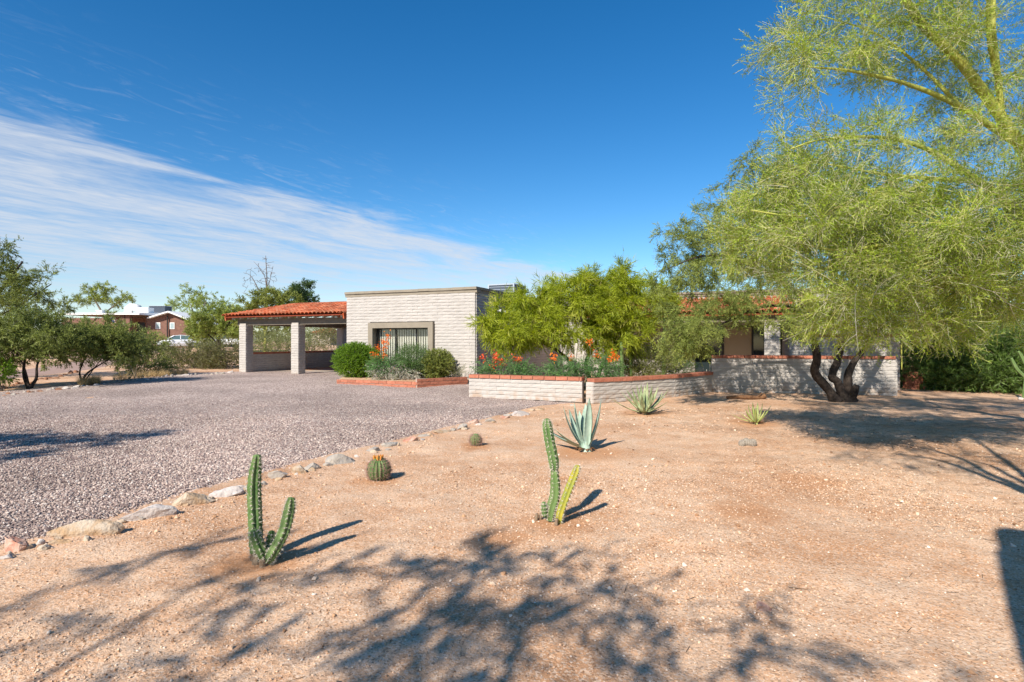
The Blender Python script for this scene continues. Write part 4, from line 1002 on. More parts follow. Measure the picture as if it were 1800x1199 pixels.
T_ros = SP(7, 5, L=.22, n=24, ll=.035, lw=.006, ang_=40, droop=.0, stem=.002)
T_fern = SP(8, 5, L=.30, n=34, ll=.045, lw=.016, ang_=62, droop=.25, stem=.002, sub=3)
T_ole = SP(9, 5, L=.40, n=14, ll=.15, lw=.026, ang_=42, droop=.2, stem=.003)
T_pale = SP(10, 5, L=.22, n=22, ll=.04, lw=.010, ang_=45, droop=.25, stem=.003)
T_creo = SP(12, 5, L=.5, n=22, ll=.075, lw=.028, ang_=42, droop=.0, stem=.003, sub=2)
T_grass = SP(13, 4, L=.05, n=16, ll=.30, lw=.006, ang_=24, droop=.05, stem=0)

# ------------------------------------------------------------------ palo verde at the right
W3 = lambda *a: tuple(W(*a))
pvb = (9.0, 8.1, 0.0)
pv_limbs = [
 ([pvb, (9.0, 8.05, 1.2), W3(1925, 470, 8.0)], .17, .14),
 ([W3(1925, 470, 8.0), W3(1850, 345, 7.9), W3(1790, 250, 7.8), W3(1695, 118, 7.5), W3(1615, 35, 7.3), W3(1560, -60, 7.1)], .100, .040),
 ([W3(1795, 258, 7.8), W3(1690, 190, 7.5), W3(1600, 150, 7.3), W3(1500, 126, 7.1), W3(1420, 118, 7.0)], .050, .010),
 ([W3(1925, 475, 8.0), W3(1800, 385, 7.6), W3(1730, 325, 7.4), W3(1640, 315, 7.2), W3(1550, 306, 7.0), W3(1460, 290, 6.9)], .062, .010),
 ([W3(1925, 480, 8.0), W3(1770, 452, 7.4), W3(1660, 418, 7.0), W3(1575, 368, 6.8), W3(1520, 330, 6.7)], .042, .008),
 ([W3(1760, 200, 7.75), W3(1752, 110, 7.7), W3(1745, 20, 7.6), W3(1760, -110, 7.6)], .045, .025),
 ([W3(1757, 150, 7.72), W3(1738, 60, 7.4), W3(1740, -60, 7.2)], .04, .02),
 ([W3(1730, 325, 7.4), W3(1640, 268, 7.3), W3(1560, 243, 7.2), W3(1450, 245, 7.1), W3(1390, 262, 7.0)], .042, .008),
 ([W3(1770, 452, 7.4), W3(1660, 500, 7.0), W3(1580, 520, 6.8), W3(1500, 525, 6.8)], .035, .008),
 ([W3(1660, 418, 7.0), W3(1560, 430, 6.8), W3(1470, 440, 6.8), W3(1380, 425, 7.6), W3(1300, 440, 8.2)], .030, .007),
 ([W3(1640, 315, 7.2), W3(1520, 370, 7.0), W3(1400, 380, 7.1), W3(1320, 370, 7.2)], .032, .007),
 ([W3(1690, 190, 7.5), W3(1620, 120, 7.6), W3(1540, 60, 7.7), W3(1450, 30, 7.8)], .030, .008),
 ([W3(1700, 500, 7.2), W3(1640, 545, 6.9), W3(1590, 590, 6.7), W3(1585, 650, 6.6)], .022, .006)]
pv_blobs = [BB(1540, 60, 7.3, 190, 75, 1.2, .9), BB(1440, 115, 7.0, 90, 60, .9, .8), BB(1690, 70, 7.5, 150, 110, 1.3, .6), BB(1480, 255, 7.0, 130, 50, 1.0, .9),
 BB(1650, 285, 7.2, 190, 80, 1.3, .6), BB(1430, 360, 7.2, 130, 60, 1.1, .9), BB(1560, 420, 7.0, 220, 85, 1.2, 1.35), BB(1790, 180, 7.8, 110, 180, 1.2, .55), BB(1690, 575, 7.2, 80, 36, .9, .8), BB(1490, 480, 6.9, 120, 70, 1.0, 1.5),
 BB(1700, 490, 7.1, 170, 95, 1.2, 1.5), BB(1800, 420, 7.2, 110, 150, 1.2, 1.0), BB(1590, 560, 6.8, 85, 50, .7, 1.5), BB(1500, 555, 7.0, 90, 42, .8, 1.7), BB(1390, 430, 7.1, 70, 40, .8, .6), BB(1640, 350, 7.0, 170, 55, 1.0, .8), BB(1340, 400, 8.2, 85, 50, .9, 1.2), BB(1290, 440, 8.4, 60, 42, .8, .9), BB(1390, 320, 7.6, 70, 45, .8, .9), BB(1360, 480, 8.3, 65, 36, .7, .5), BB(1560, -80, 7.2, 200, 90, 1.2, .4), BB(1780, -100, 7.6, 220, 120, 1.3, .35), BB(1980, 250, 8.0, 150, 260, 1.6, .5), BB(1980, 560, 7.8, 150, 120, 1.3, .5)]
def pv_dead(vg, br):
    r = vg.r
    for k in range(620):                       # bare silvery and yellow switches among the leaves
        P_, _ = br[r.integers(0, len(br))]; p = P_[-1 if r.random() < .4 else len(P_)//2]; d_ = np.array([-.3, -.15, -.05])+r.normal(size=3)*.8; d_ /= np.linalg.norm(d_); d_[2] = max(d_[2], -.55); l_ = r.uniform(.25, .8)*(.45 if (p[2] > 3.3 or p[2] < 1.7 or p[0]/p[1] < .52) else 1.0)
        u = np.linspace(0, 1, 6)[:, None]; bend = r.normal(size=3)*.22*l_; bend[2] -= .15*l_; P2 = p+d_*l_*u+bend*u*u; g_ = r.random()**.5 if p[0] < 5.0 else r.random()**1.6
        vg.tube(P2, np.linspace(.0055, .0018, 6), 3, 1, g_)
        for h in range(r.integers(1, 4)):
            q = P2[r.integers(1, 5)]; d2 = d_+r.normal(size=3)*.8; d2 /= np.linalg.norm(d2); l2 = l_*r.uniform(.2, .5); u2 = np.linspace(0, 1, 4)[:, None]; vg.tube(q+d2*l2*u2+bend*.3*u2*u2, np.linspace(.0032, .0014, 4), 3, 1, g_)
tree('palo_verde_tree', 'yellow green palo verde leaning in from the right with fine twigs and green limbs', pvb, pv_limbs, pv_blobs, T_pv, 1000, 12000, M['lf_pv'], M['bark_green'], 21,
     rk=.013, droop=.03, dmix=1.15, updir=(-.2, 0, .12), start=.3, twigmat=M['twig_green'], gnarl=.06, shell=.5, extra=pv_dead, smin=.7, smax=1.35)

# ------------------------------------------------------------------ mesquite with the dark forked trunk
b_ = G(1486, 706); mqb = (b_.x, b_.y, b_.z)
D0 = b_.y
def mw(px, py, dd=0): return W3(px, py, D0+dd)
mq_limbs = [
 ([mw(1470, 706), mw(1452, 680), mw(1432, 655, -.1), mw(1436, 630, -.2), mw(1428, 590, -.2), mw(1410, 540, -.3), mw(1370, 490, -.4)], .125, .06),
 ([mw(1484, 706), mw(1472, 672, -.05), mw(1462, 662), mw(1474, 630, .2), mw(1480, 600, .4), mw(1490, 540, .6), mw(1500, 470, .8)], .125, .06),
 ([mw(1494, 706), mw(1490, 680), mw(1492, 655, .1), mw(1505, 632, .2), mw(1530, 600, .3), mw(1570, 540, .4), mw(1620, 480, .6)], .125, .045),
 ([mw(1370, 490, -.4), mw(1310, 460, -.7), mw(1240, 450, -.8), mw(1180, 470, -.8)], .05, .012),
 ([mw(1410, 540, -.3), mw(1340, 540, -.9), mw(1270, 570, -1.3), mw(1220, 600, -1.4)], .045, .01),
 ([mw(1375, 495, -.4), mw(1345, 410, -.3), mw(1330, 340, -.2), mw(1320, 290, 0)], .045, .01),
 ([mw(1500, 470, .8), mw(1470, 390, .8), mw(1430, 320, .6), mw(1410, 270, .6)], .05, .01),
 ([mw(1500, 470, .8), mw(1540, 400, 1), mw(1580, 340, 1.2)], .05, .01),
 ([mw(1495, 706), mw(1502, 690, -.15), mw(1506, 678, -.2)], .12, .07)]
mq_blobs = [BB(1290, 420, 14, 105, 85, 1.6, 1.3), BB(1225, 485, 13.8, 75, 60, 1.1, 1.5), BB(1345, 330, 14.3, 95, 75, 1.4), BB(1310, 480, 13.4, 100, 45, 1.4), BB(1225, 565, 13.1, 60, 50, 1.0), BB(1195, 590, 13.0, 50, 42, .8, 2.0), BB(1225, 605, 13.2, 40, 34, .7, 1.6),
 BB(1440, 380, 14.8, 120, 110, 1.9), BB(1560, 430, 15.3, 130, 110, 2.0), BB(1430, 560, 13.6, 70, 30, 1.0), BB(1190, 440, 14.2, 45, 55, .8, 1.4), BB(1325, 545, 13.2, 65, 34, .7, 1.5), BB(1290, 520, 13.3, 60, 34, .7, 1.2), BB(1170, 530, 13.6, 35, 45, .7, 1.2), BB(1660, 500, 15.5, 130, 90, 1.8), BB(1500, 530, 14, 120, 60, 1.4), BB(1390, 570, 12.9, 50, 30, .6)]
tree('mesquite_tree', 'mesquite with a thick dark forked trunk in front of the patio wall', mqb, mq_limbs, mq_blobs, T_mq, 760, 8800, M['lf_mq'], M['bark_dark'], 31,
     rk=.010, droop=.18, dmix=.9, updir=(0, 0, -.1), gnarl=.14, trunk_n=3, smin=.75, smax=1.4)

# ------------------------------------------------------------------ desert willow in the courtyard
dwb = tuple(G(1035, 690)); dwb = (W(1045, 0, 17.2).x, 17.2, .02)
def dw(px, py, d_=17.2): return W3(px, py, d_)
dw_limbs = [
 ([dwb, dw(1030, 640), dw(1048, 600), dw(1040, 560), dw(1035, 520)], .075, .03),
 ([dwb, dw(1060, 640, 17), dw(1085, 615, 16.9), dw(1105, 580), dw(1120, 545)], .07, .025),
 ([(dwb[0]-.3, dwb[1]+.1, 0), dw(1000, 635, 17), dw(960, 605, 16.8), dw(925, 590, 16.6), dw(890, 575, 16.5)], .07, .02),
 ([dw(960, 605, 16.8), dw(940, 560, 16.7), dw(935, 520, 16.7)], .035, .012),
 ([dw(1048, 600), dw(1020, 560, 16.8), dw(1000, 510, 16.8)], .035, .012),
 ([dw(1105, 580), dw(1140, 540, 17.3), dw(1160, 505, 17.4)], .03, .01)]
dw_blobs = [BB(895, 570, 16.5, 55, 50, .9), BB(940, 532, 16.6, 50, 38, .9), BB(1030, 515, 17, 85, 42, 1.2), BB(1105, 545, 17, 80, 55, 1.1), BB(1000, 566, 16.4, 80, 38, 1.0), BB(868, 578, 16.3, 25, 28, .4), BB(1085, 490, 17.1, 50, 22, .7), BB(1160, 520, 17.4, 35, 35, .7), BB(1090, 600, 16.6, 60, 28, .7), BB(925, 585, 16.3, 55, 22, .6)]
def dw_pods(vg, br):
    r = vg.r
    for k in range(1500):
        P_, _ = br[r.integers(0, len(br))]; p = P_[r.integers(len(P_)//2, len(P_))]+r.normal(size=3)*.10; l_ = r.uniform(.10, .24); b = p+np.array([r.normal()*.04, r.normal()*.04, -l_])
        s_ = np.array([r.normal(), r.normal(), 0]); s_ /= np.linalg.norm(s_); w_ = .005
        vg.raw(np.array([p-s_*w_, p+s_*w_, b+s_*w_*.5, b-s_*w_*.5]), np.array([[0, 1, 2, 3]]), 0, 1.0)
tree('desert_willow_tree', 'bright yellow green desert willow hung with pale pods inside the low walls', dwb, dw_limbs, dw_blobs, T_dw, 210, 4400, M['lf_dw'], M['bark_dark'], 41,
     rk=.010, droop=.2, dmix=.8, updir=(0, 0, .15), trunk_n=3, gnarl=.1, extra=dw_pods, smin=.8, smax=1.5)

# ------------------------------------------------------------------ trees on the left
def ltree(name, label, px, py, d_, stems, blobs, nt_, ns_, lm, bm_, seed, tpl=T_mq_far, **kw):
    x = (px-900)*d_/F; base = (x, d_, gzf(x, d_))
    L_ = []
    for st in stems:
        P_ = [base]+[W3(a, b, d_+dd) for (a, b, dd) in st[0]]; L_.append((P_, st[1], st[2]))
    return tree(name, label, base, L_, [BB(*b) for b in blobs], tpl, nt_, ns_, lm, bm_, seed, trunk_n=kw.pop('trunk_n', len(stems)), **kw)
ltree('mesquite_tree', 'small mesquite with two dark crossing stems at the left gravel edge', 52, 688, 17.0,
      [([(42, 660, 0), (45, 630, .1), (60, 600, .2)], .055, .02), ([(64, 665, .1), (66, 640, .2), (85, 605, .4)], .05, .02), ([(40, 640, -.1), (10, 600, -.1)], .03, .01)],
      [(55, 590, 17, 70, 42, 1.3), (10, 605, 17, 60, 45, 1.2), (100, 600, 17.3, 45, 35, 1), (-30, 600, 16.8, 60, 60, 1.2)], 130, 1500, M['lf_mq2'], M['bark_dark'], 51, smin=.7, smax=1.3)
ltree('mesquite_tree', 'low leaning mesquite with thin slanting stems right of the two stemmed one', 146, 681, 18.4,
      [([(150, 660, 0), (170, 645, .1), (205, 625, .2)], .04, .015), ([(140, 655, .1), (150, 630, .2), (165, 605, .3)], .035, .012), ([(160, 655, -.1), (180, 630, -.1)], .025, .01)],
      [(170, 598, 18.4, 62, 36, 1.2), (205, 605, 18.6, 42, 32, 1), (130, 605, 18.8, 45, 38, 1.0)], 120, 1300, M['lf_mq2'], M['bark_dark'], 52, smin=.7, smax=1.3)
ltree('mesquite_tree', 'tall mesquite at the left border reaching above the neighbour roof', -60, 680, 20.5,
      [([(-50, 620, 0), (-30, 560, 0), (10, 500, 0), (40, 460, .1)], .10, .03), ([(-40, 580, .2), (30, 540, .3), (90, 500, .3)], .07, .015), ([(-60, 540, .2), (-30, 450, .2), (0, 420, .2)], .06, .015)],
      [(10, 500, 20.5, 50, 40, 1.2), (60, 490, 20.5, 45, 30, 1.0), (100, 480, 20.6, 24, 16, .6), (0, 440, 20.5, 22, 28, .8), (30, 545, 20.5, 75, 32, 1.3), (-60, 500, 20.5, 70, 80, 1.5), (80, 530, 20.5, 40, 24, .9)], 170, 1600, M['lf_mq2'], M['bark_dark'], 53, smin=.7, smax=1.3)
ltree('thin_shrub', 'thin open shrub with bare lower stems in front of the white car', 238, 662, 22.5,
      [([(242, 640, 0), (246, 610, .1)], .02, .008), ([(228, 640, .1), (222, 610, .1)], .02, .008), ([(255, 640, .1), (275, 605, .1)], .02, .008)],
      [(240, 605, 22.5, 30, 26, .8), (270, 612, 22.5, 25, 22, .6), (215, 620, 22.4, 20, 20, .6)], 70, 620, M['lf_mq2'], M['bark_grey'], 54, cat='shrub', smin=.6, smax=1.1)
ltree('mesquite_tree', 'leafy tree above the neighbour roof at left of its white units', 180, 610, 92,
      [([(182, 560, 0), (165, 525, 0)], .25, .1), ([(180, 560, .2), (210, 530, 0)], .2, .08)],
      [(165, 517, 92, 26, 16, 3), (205, 528, 92, 34, 13, 3), (180, 505, 92, 16, 9, 2), (140, 530, 92, 16, 12, 2)], 70, 620, M['lf_mq'], M['bark_grey'], 55, tpl=T_far, rk=.02, smin=.7, smax=1.2)
ltree('mesquite_tree', 'open crowned tree behind the right end of the neighbour roof', 345, 610, 80,
      [([(345, 570, 0), (335, 535, 0)], .2, .07), ([(348, 565, .2), (362, 530, 0)], .15, .05)],
      [(328, 515, 80, 24, 12, 2.5), (358, 518, 80, 20, 12, 2), (342, 535, 80, 38, 14, 3), (310, 540, 80, 16, 8, 2)], 70, 420, M['lf_mq'], M['bark_grey'], 56, tpl=T_far, rk=.02, smin=.6, smax=1.1)
ltree('mesquite_tree', 'broad green tree left of the carport beside the white pickup', 385, 625, 48,
      [([(382, 595, 0), (370, 570, 0)], .14, .05), ([(388, 590, .2), (405, 565, 0)], .12, .05), ([(378, 600, 0), (350, 575, 0)], .09, .04)],
      [(380, 560, 48, 38, 22, 2), (410, 575, 48, 30, 28, 2), (352, 578, 48, 28, 22, 1.6), (395, 540, 48, 26, 12, 1.5)], 110, 1250, M['lf_mq'], M['bark_dark'], 57, tpl=T_far, rk=.012, smin=.5, smax=.9)
ltree('palo_verde_tree', 'feathery green tree below the bare dead branches behind the carport roof', 465, 625, 44,
      [([(466, 590, 0), (455, 550, 0)], .1, .04), ([(468, 580, 0), (485, 545, 0)], .09, .04)],
      [(455, 535, 44, 34, 22, 1.6), (490, 530, 44, 34, 24, 1.6), (440, 560, 44, 28, 24, 1.4), (505, 555, 44, 30, 24, 1.4), (470, 515, 44, 14, 12, .8)], 120, 1300, M['lf_olive'], M['bark_green'], 58, tpl=T_far, rk=.01, smin=.4, smax=.8)
ltree('broadleaf_tree', 'dark leafed tree rising right of the dead branches behind the carport', 532, 625, 50,
      [([(530, 580, 0), (528, 530, 0), (532, 505, 0)], .13, .04)],
      [(532, 512, 50, 22, 13, 1.2), (518, 525, 50, 16, 12, 1), (548, 527, 50, 14, 10, 1), (530, 540, 50, 24, 12, 1.2), (538, 500, 50, 10, 7, .6)], 70, 620, M['lf_dark'], M['bark_dark'], 59, tpl=T_far, rk=.012, smin=.45, smax=.85)
# the bare tree
x = (464-900)*.046; bt = (x, 46, gzf(x, 46))
ltree('dead_tree', 'bare leafless tree standing above the carport roof against the sky', 466, 625, 46,
      [([(466, 560, 0), (468, 520, 0), (469, 490, 0), (467, 450, .2)], .12, .02), ([(466, 540, 0), (452, 505, 0), (440, 485, .1), (428, 480, .2)], .07, .012), ([(468, 520, 0), (474, 495, 0), (480, 468, 0)], .05, .01), ([(468, 505, 0), (458, 475, 0), (446, 460, .1)], .045, .01), ([(466, 545, 0), (446, 525, 0), (426, 515, .1)], .05, .01)],
      [(455, 490, 46, 30, 30, 1.5), (466, 475, 46, 18, 26, 1, 2), (436, 500, 46, 16, 20, 1, 2), (476, 490, 46, 12, 22, 1)], 130, 0, M['dead'], M['dead'], 60, rk=.02, rmin=.012, droop=-.05)
# scrub behind the carport and along the drive
def scrub(label, px, py, d_, blobs, n, lm, seed, group, tpl=T_creo, name='desert_shrub', **kw):
    x_ = (px-900)*d_/F
    return shrub(name, label, (x_, d_, gzf(x_, d_)), [BB(*b) for b in blobs], tpl, n, lm, M['bark_grey'], seed, group=group, **kw)
GS = 'desert shrubs beyond the carport'
scrub('olive brown shrub at the gravel edge left of the carport columns', 345, 655, 29, [(345, 630, 29, 34, 22, 1.2), (318, 638, 29, 22, 16, 1)], 620, M['lf_creo'], 61, GS)
scrub('dense olive shrub touching the first carport column', 398, 653, 28.5, [(398, 628, 28.5, 28, 24, 1.1), (380, 640, 28.5, 20, 14, .9)], 620, M['lf_creo'], 62, GS)
scrub('pale green bush seen between the two front carport columns', 475, 630, 40, [(475, 606, 40, 32, 20, 1.4), (500, 612, 40, 24, 16, 1.2), (450, 610, 40, 20, 18, 1.2)], 700, M['lf_sage'], 63, GS)
scrub('tall olive bush filling the left carport opening', 490, 625, 45, [(490, 585, 45, 34, 22, 1.6), (460, 580, 45, 26, 20, 1.4)], 560, M['lf_olive'], 64, GS)
scrub('grey green bush right of the second carport column', 548, 632, 42, [(548, 598, 42, 24, 22, 1.5), (530, 605, 42, 18, 18, 1.2)], 520, M['lf_sage'], 65, GS)
scrub('twiggy grey bush beside the rear carport column', 578, 630, 40, [(576, 598, 40, 16, 22, 1.0)], 200, M['lf_creo'], 66, GS)
scrub('far green bush beyond the right carport opening', 600, 625, 52, [(598, 585, 52, 26, 20, 2), (560, 578, 52, 30, 14, 2)], 420, M['lf_olive'], 67, GS)
scrub('low dark shrub under the thin open shrub by the drive', 255, 658, 24, [(262, 648, 24, 30, 10, .7)], 260, M['lf_mq2'], 68, None)
scrub('small bright green bush at the left border below the mesquites', 4, 684, 16.4, [(2, 655, 16.4, 16, 18, .4)], 260, M['lf_round'], 69, None, tpl=T_box2)
scrub('broad bush before the brick posts of the neighbour house', 215, 625, 50, [(215, 603, 50, 40, 14, 2), (175, 600, 50, 34, 14, 2)], 520, M['lf_mq2'], 70, None, tpl=T_far, smin=.4, smax=.7)
scrub('dark bush between the white car and the pickup', 362, 622, 54, [(365, 605, 54, 20, 12, 1.5)], 300, M['lf_mq'], 71, None, tpl=T_far, smin=.35, smax=.6)
scrub('broad brush behind the two stemmed mesquite at the left', 70, 640, 38, [(70, 605, 38, 55, 20, 2), (20, 600, 38, 40, 24, 2)], 420, M['lf_mq2'], 72, None, tpl=T_far, smin=.35, smax=.6)
scrub('pale brush in front of the neighbour porch', 165, 632, 44, [(165, 598, 44, 45, 20, 2), (205, 602, 44, 34, 16, 2)], 380, M['lf_sage'], 73, None, tpl=T_far, smin=.35, smax=.6)
scrub('green brush between the neighbour posts and the white car', 268, 628, 48, [(266, 604, 48, 26, 16, 1.5)], 240, M['lf_mq'], 74, None, tpl=T_far, smin=.35, smax=.6)
# distant treeline
vg = Veg(80); r = rg(80); bl = []
for k in range(60):
    px = r.uniform(-300, 2100); d_ = r.uniform(120, 190); bl.append(BB(px, 600-r.uniform(0, 14), d_, r.uniform(20, 50), r.uniform(8, 22), 5))
pos, cen = blob_pts(r, bl, 2200, .4); vg.sprays(T_far, pos, r.normal(size=pos.shape), r.uniform(2.0, 4.0, len(pos)), r.random(len(pos)))
obj('far_scrub', vg.mesh('far_scrub', [M['lf_sage'], M['bark_grey']]), kind='stuff')
# dry grass by the left stones
vg = Veg(81); pos = []
for k in range(420):
    px = r.choice([r.uniform(140, 175), r.uniform(200, 300), r.uniform(280, 330)]); py = np.interp(px, [0, 60, 130, 200, 300, 400], [697, 690, 683, 674, 663, 657])-r.uniform(1, 6); pos.append(tuple(G(px, py)))
pos = np.array(pos); vg.sprays(T_grass, pos, np.tile([0, 0, 1.], (len(pos), 1))+r.normal(size=pos.shape)*.15, r.uniform(.5, 1.1, len(pos)), r.random(len(pos)))
obj('dry_grass', vg.mesh('dry_grass', [M['straw'], M['straw']]), kind='stuff')

# ------------------------------------------------------------------ shrubs by the house
def hs_(name, label, px, py, d_, blobs, tpl, n, lm, seed, **kw):
    x_ = (px-900)*d_/F
    return shrub(name, label, (x_, d_, kw.pop('bz', gzf(x_, d_)+.1)), [BB(*b) for b in blobs], tpl, n, lm, M['bark_grey'], seed, **kw)
hs_('clipped_shrub', 'round clipped bright green shrub at the left end of the brick planter', 626, 662, 19.8, [(627, 635, 19.8, 39, 28, .72), (618, 630, 19.6, 25, 22, .5), (638, 640, 19.6, 24, 22, .5), (628, 618, 19.7, 18, 12, .4)], T_box, 4800, M['lf_round'], 90, shell=.18, out=1.2, up=.3)
hs_('rosemary_shrub', 'rounded dark green shrub under the middle of the window', 727, 664, 18.95, [(726, 634, 18.95, 30, 22, .55), (722, 650, 18.95, 22, 12, .45)], T_ros, 1900, M['lf_rosemary'], 91, shell=.25, out=1.0, up=.5)
hs_('boxwood_shrub', 'small yellow green shrub at the right corner of the window', 770, 666, 18.75, [(770, 642, 18.75, 24, 23, .45)], T_box2, 900, M['lf_olive'], 92, shell=.3, up=.4)
hs_('silver_shrub', 'sprawling pale silvery plant below the orange flowers in the planter', 688, 668, 18.7, [(680, 653, 18.6, 28, 14, .4), (712, 658, 18.55, 22, 10, .35)], T_pale, 620, M['lf_pale'], 93, shell=.4, up=-.2, out=1.0)
def flowers(px_list, d_, lm_index=2, s_=1.0):
    def f(vg, blobs):
        r_ = vg.r
        for (px, py) in px_list:
            c = np.array(W(px, py, d_)); b = np.array([blobs[0][0]+r_.normal()*.1, blobs[0][1], blobs[0][2]])
            u = np.linspace(0, 1, 5)[:, None]; vg.tube(b+(c-b)*u+np.array([0, 0, .1])*np.sin(u*3.14), np.linspace(.006, .003, 5), 3, 1, .5)
            for k in range(34):
                o_ = r_.normal(size=3)*np.array([.05, .05, .055])*s_; d__ = r_.normal(size=3); d__ /= np.linalg.norm(d__); s2 = np.cross(d__, r_.normal(size=3)); s2 /= np.linalg.norm(s2); q = c+o_; l_ = .055*s_; w_ = .03*s_
                vg.raw(np.array([q, q+d__*l_*.5+s2*w_*.5, q+d__*l_, q+d__*l_*.5-s2*w_*.5]), np.array([[0, 1, 2, 3]]), 2, r_.random())
    return f
def bop(label, px, py, d_, blobs, n, fl_, seed, fm='flower', **kw):
    x_ = (px-900)*d_/F; base = (x_, d_, gzf(x_, d_)+kw.pop('dz', .1))
    r_ = rg(seed); t = thing('flowering_shrub', label, 'shrub', base); vg = Veg(seed+1); B = [BB(*b) for b in blobs]
    pos_, cen_ = blob_pts(r_, B, n, .45); d__ = pos_-cen_; d__ /= np.linalg.norm(d__, axis=1, keepdims=True)+1e-9
    vg.sprays(T_fern, pos_, d__+r_.normal(size=(n, 3))*.5+np.array([0, 0, .25]), r_.uniform(.7, 1.25, n), r_.random(n))
    obj('foliage', vg.mesh('foliage', [M['lf_fern'], M['bark_grey']]), t)
    for (px_, py_) in fl_:
        v2 = Veg(seed+px_); c = np.array(W(px_, py_, d_-.1)); b = np.array(base); u = np.linspace(0, 1, 6)[:, None]
        v2.tube(b+(c-b)*u+np.array([0, 0, .12])*np.sin(u*3.14), np.linspace(.007, .003, 6), 4, 1, .5)
        for k in range(40):
            o_ = v2.r.normal(size=3)*np.array([.045, .045, .055]); dd = v2.r.normal(size=3); dd /= np.linalg.norm(dd); s2 = np.cross(dd, v2.r.normal(size=3)); s2 /= np.linalg.norm(s2); q = c+o_; l_ = .06; w_ = .035
            v2.raw(np.array([q, q+dd*l_*.5+s2*w_*.5, q+dd*l_, q+dd*l_*.5-s2*w_*.5]), np.array([[0, 1, 2, 3]]), 0, v2.r.random())
        obj('flower_head', v2.mesh('flower_head', [M[fm], M['bark_grey']]), t)
    for k in range(5):
        tp = pos_[r_.integers(0, n)]; b = np.array(base)-np.array([0, 0, .03]); obj('stem', limb_mesh('stem', np.array([b, (b+tp)/2+np.array([0, 0, .05]), tp]), .012, .005, M['bark_grey'], 5, .1, seed+k), t)
    return t
bop('feathery shrub with orange flowers in front of the window blinds', 685, 664, 18.7, [(686, 646, 18.7, 28, 16, .45), (665, 640, 18.7, 14, 10, .3)], 330, [(682, 590), (674, 602), (681, 603), (676, 613), (665, 612), (655, 624), (661, 627), (676, 626), (694, 651)], 95)
bop('feathery shrub with red flowers in the shade of the side wall', 888, 668, 15.6, [(888, 650, 15.6, 44, 10, .35), (925, 657, 15.5, 16, 6, .3)], 300, [(849, 628), (871, 626), (871, 633), (884, 636), (905, 630), (913, 633), (866, 645)], 96, 'flower_red', dz=.0)
bop('feathery shrub with orange flowers left of the pale twin posts', 985, 672, 14.95, [(990, 655, 14.95, 22, 14, .35)], 220, [(973, 629), (1004, 629)], 97, dz=.0)
bop('feathery shrub with orange flower clusters left of the courtyard cactus', 1045, 668, 15.2, [(1048, 654, 15.2, 36, 15, .35)], 300, [(1047, 625), (1082, 628), (1071, 633), (1036, 604), (1078, 622)], 98, dz=.0)
hs_('brushy_shrub', 'loose brushy olive shrub behind the curving low wall', 1140, 668, 17.2, [(1140, 640, 17.2, 46, 26, .8), (1120, 655, 17.2, 30, 14, .6)], T_ros, 1300, M['lf_olive'], 99, shell=.35, up=.5, smin=1.0, smax=1.9, bz=0)
hs_('brushy_shrub', 'darker brushy shrub left of the patio wall end', 1190, 668, 17.9, [(1190, 645, 17.9, 24, 24, .6)], T_ros, 700, M['lf_rosemary'], 100, shell=.35, up=.5, smin=1.0, smax=1.7, bz=0)
hs_('wispy_plant', 'tiny bluish plant at the right end of the brick planter', 800, 668, 18.5, [(800, 652, 18.5, 13, 6, .2)], T_ros, 70, M['lf_sage'], 101, stems=3)
# pale twin posts of an old trunk
x_ = (1015-900)*.0152; t = thing('pale_trunk', 'pale whitish dead twin trunk among the flowering shrubs', 'trunk', (x_, 15.2, 0))
for (a, b, c) in ((1012, 604, .042), (1024, 618, .035)):
    obj('stem', limb_mesh('stem', np.array([(W(a-4, 0, 15.2).x, 15.2, -.05), tuple(W(a-2, 650, 15.2)), tuple(W(a+2, b, 15.2))]), c, c*.8, M['pale_bark'], 8, .15, a), t)

# hedge and undergrowth on the right
for k, (px, py, d_, rx, ry, lab) in enumerate([(1625, 640, 18.6, 45, 52, 'dark oleander bush behind the rusty brick pier'), (1690, 640, 18.0, 55, 52, 'dark dense oleander in the middle of the right hedge'), (1755, 640, 17.2, 50, 50, 'oleander bush at the right side of the hedge behind the green cactus'), (1840, 640, 16.6, 55, 60, 'oleander bush at the right border of the picture')]):
    x_ = (px-900)*d_/F
    shrub('oleander_bush', lab, (x_, d_, 0), [BB(px, py-8, d_, rx, ry, 1.0), BB(px, py+20, d_-.3, rx*.9, 28, .8)], T_ole, 900, M['lf_ole'], M['bark_grey'], 110+k, cat='bush', group='oleander bushes along the right hedge', shell=.35, up=.2)
for k, (px, py, d_, rx, ry) in enumerate([(1650, 560, 22, 90, 60), (1800, 540, 21, 110, 70)]):
    x_ = (px-900)*d_/F
    shrub('background_tree', ('green tree crown behind the courtyard wall right of the porch', 'green tree crown behind the hedge at the right border')[k], (x_, d_, 0), [BB(px, py, d_, rx, ry, 2.0), BB(px, py+50, d_, rx*.8, 40, 1.5)], T_mq_far, 2000, M['lf_mq'], M['bark_dark'], 120+k, cat='tree', shell=.4, stems=4, stem_r=.08)
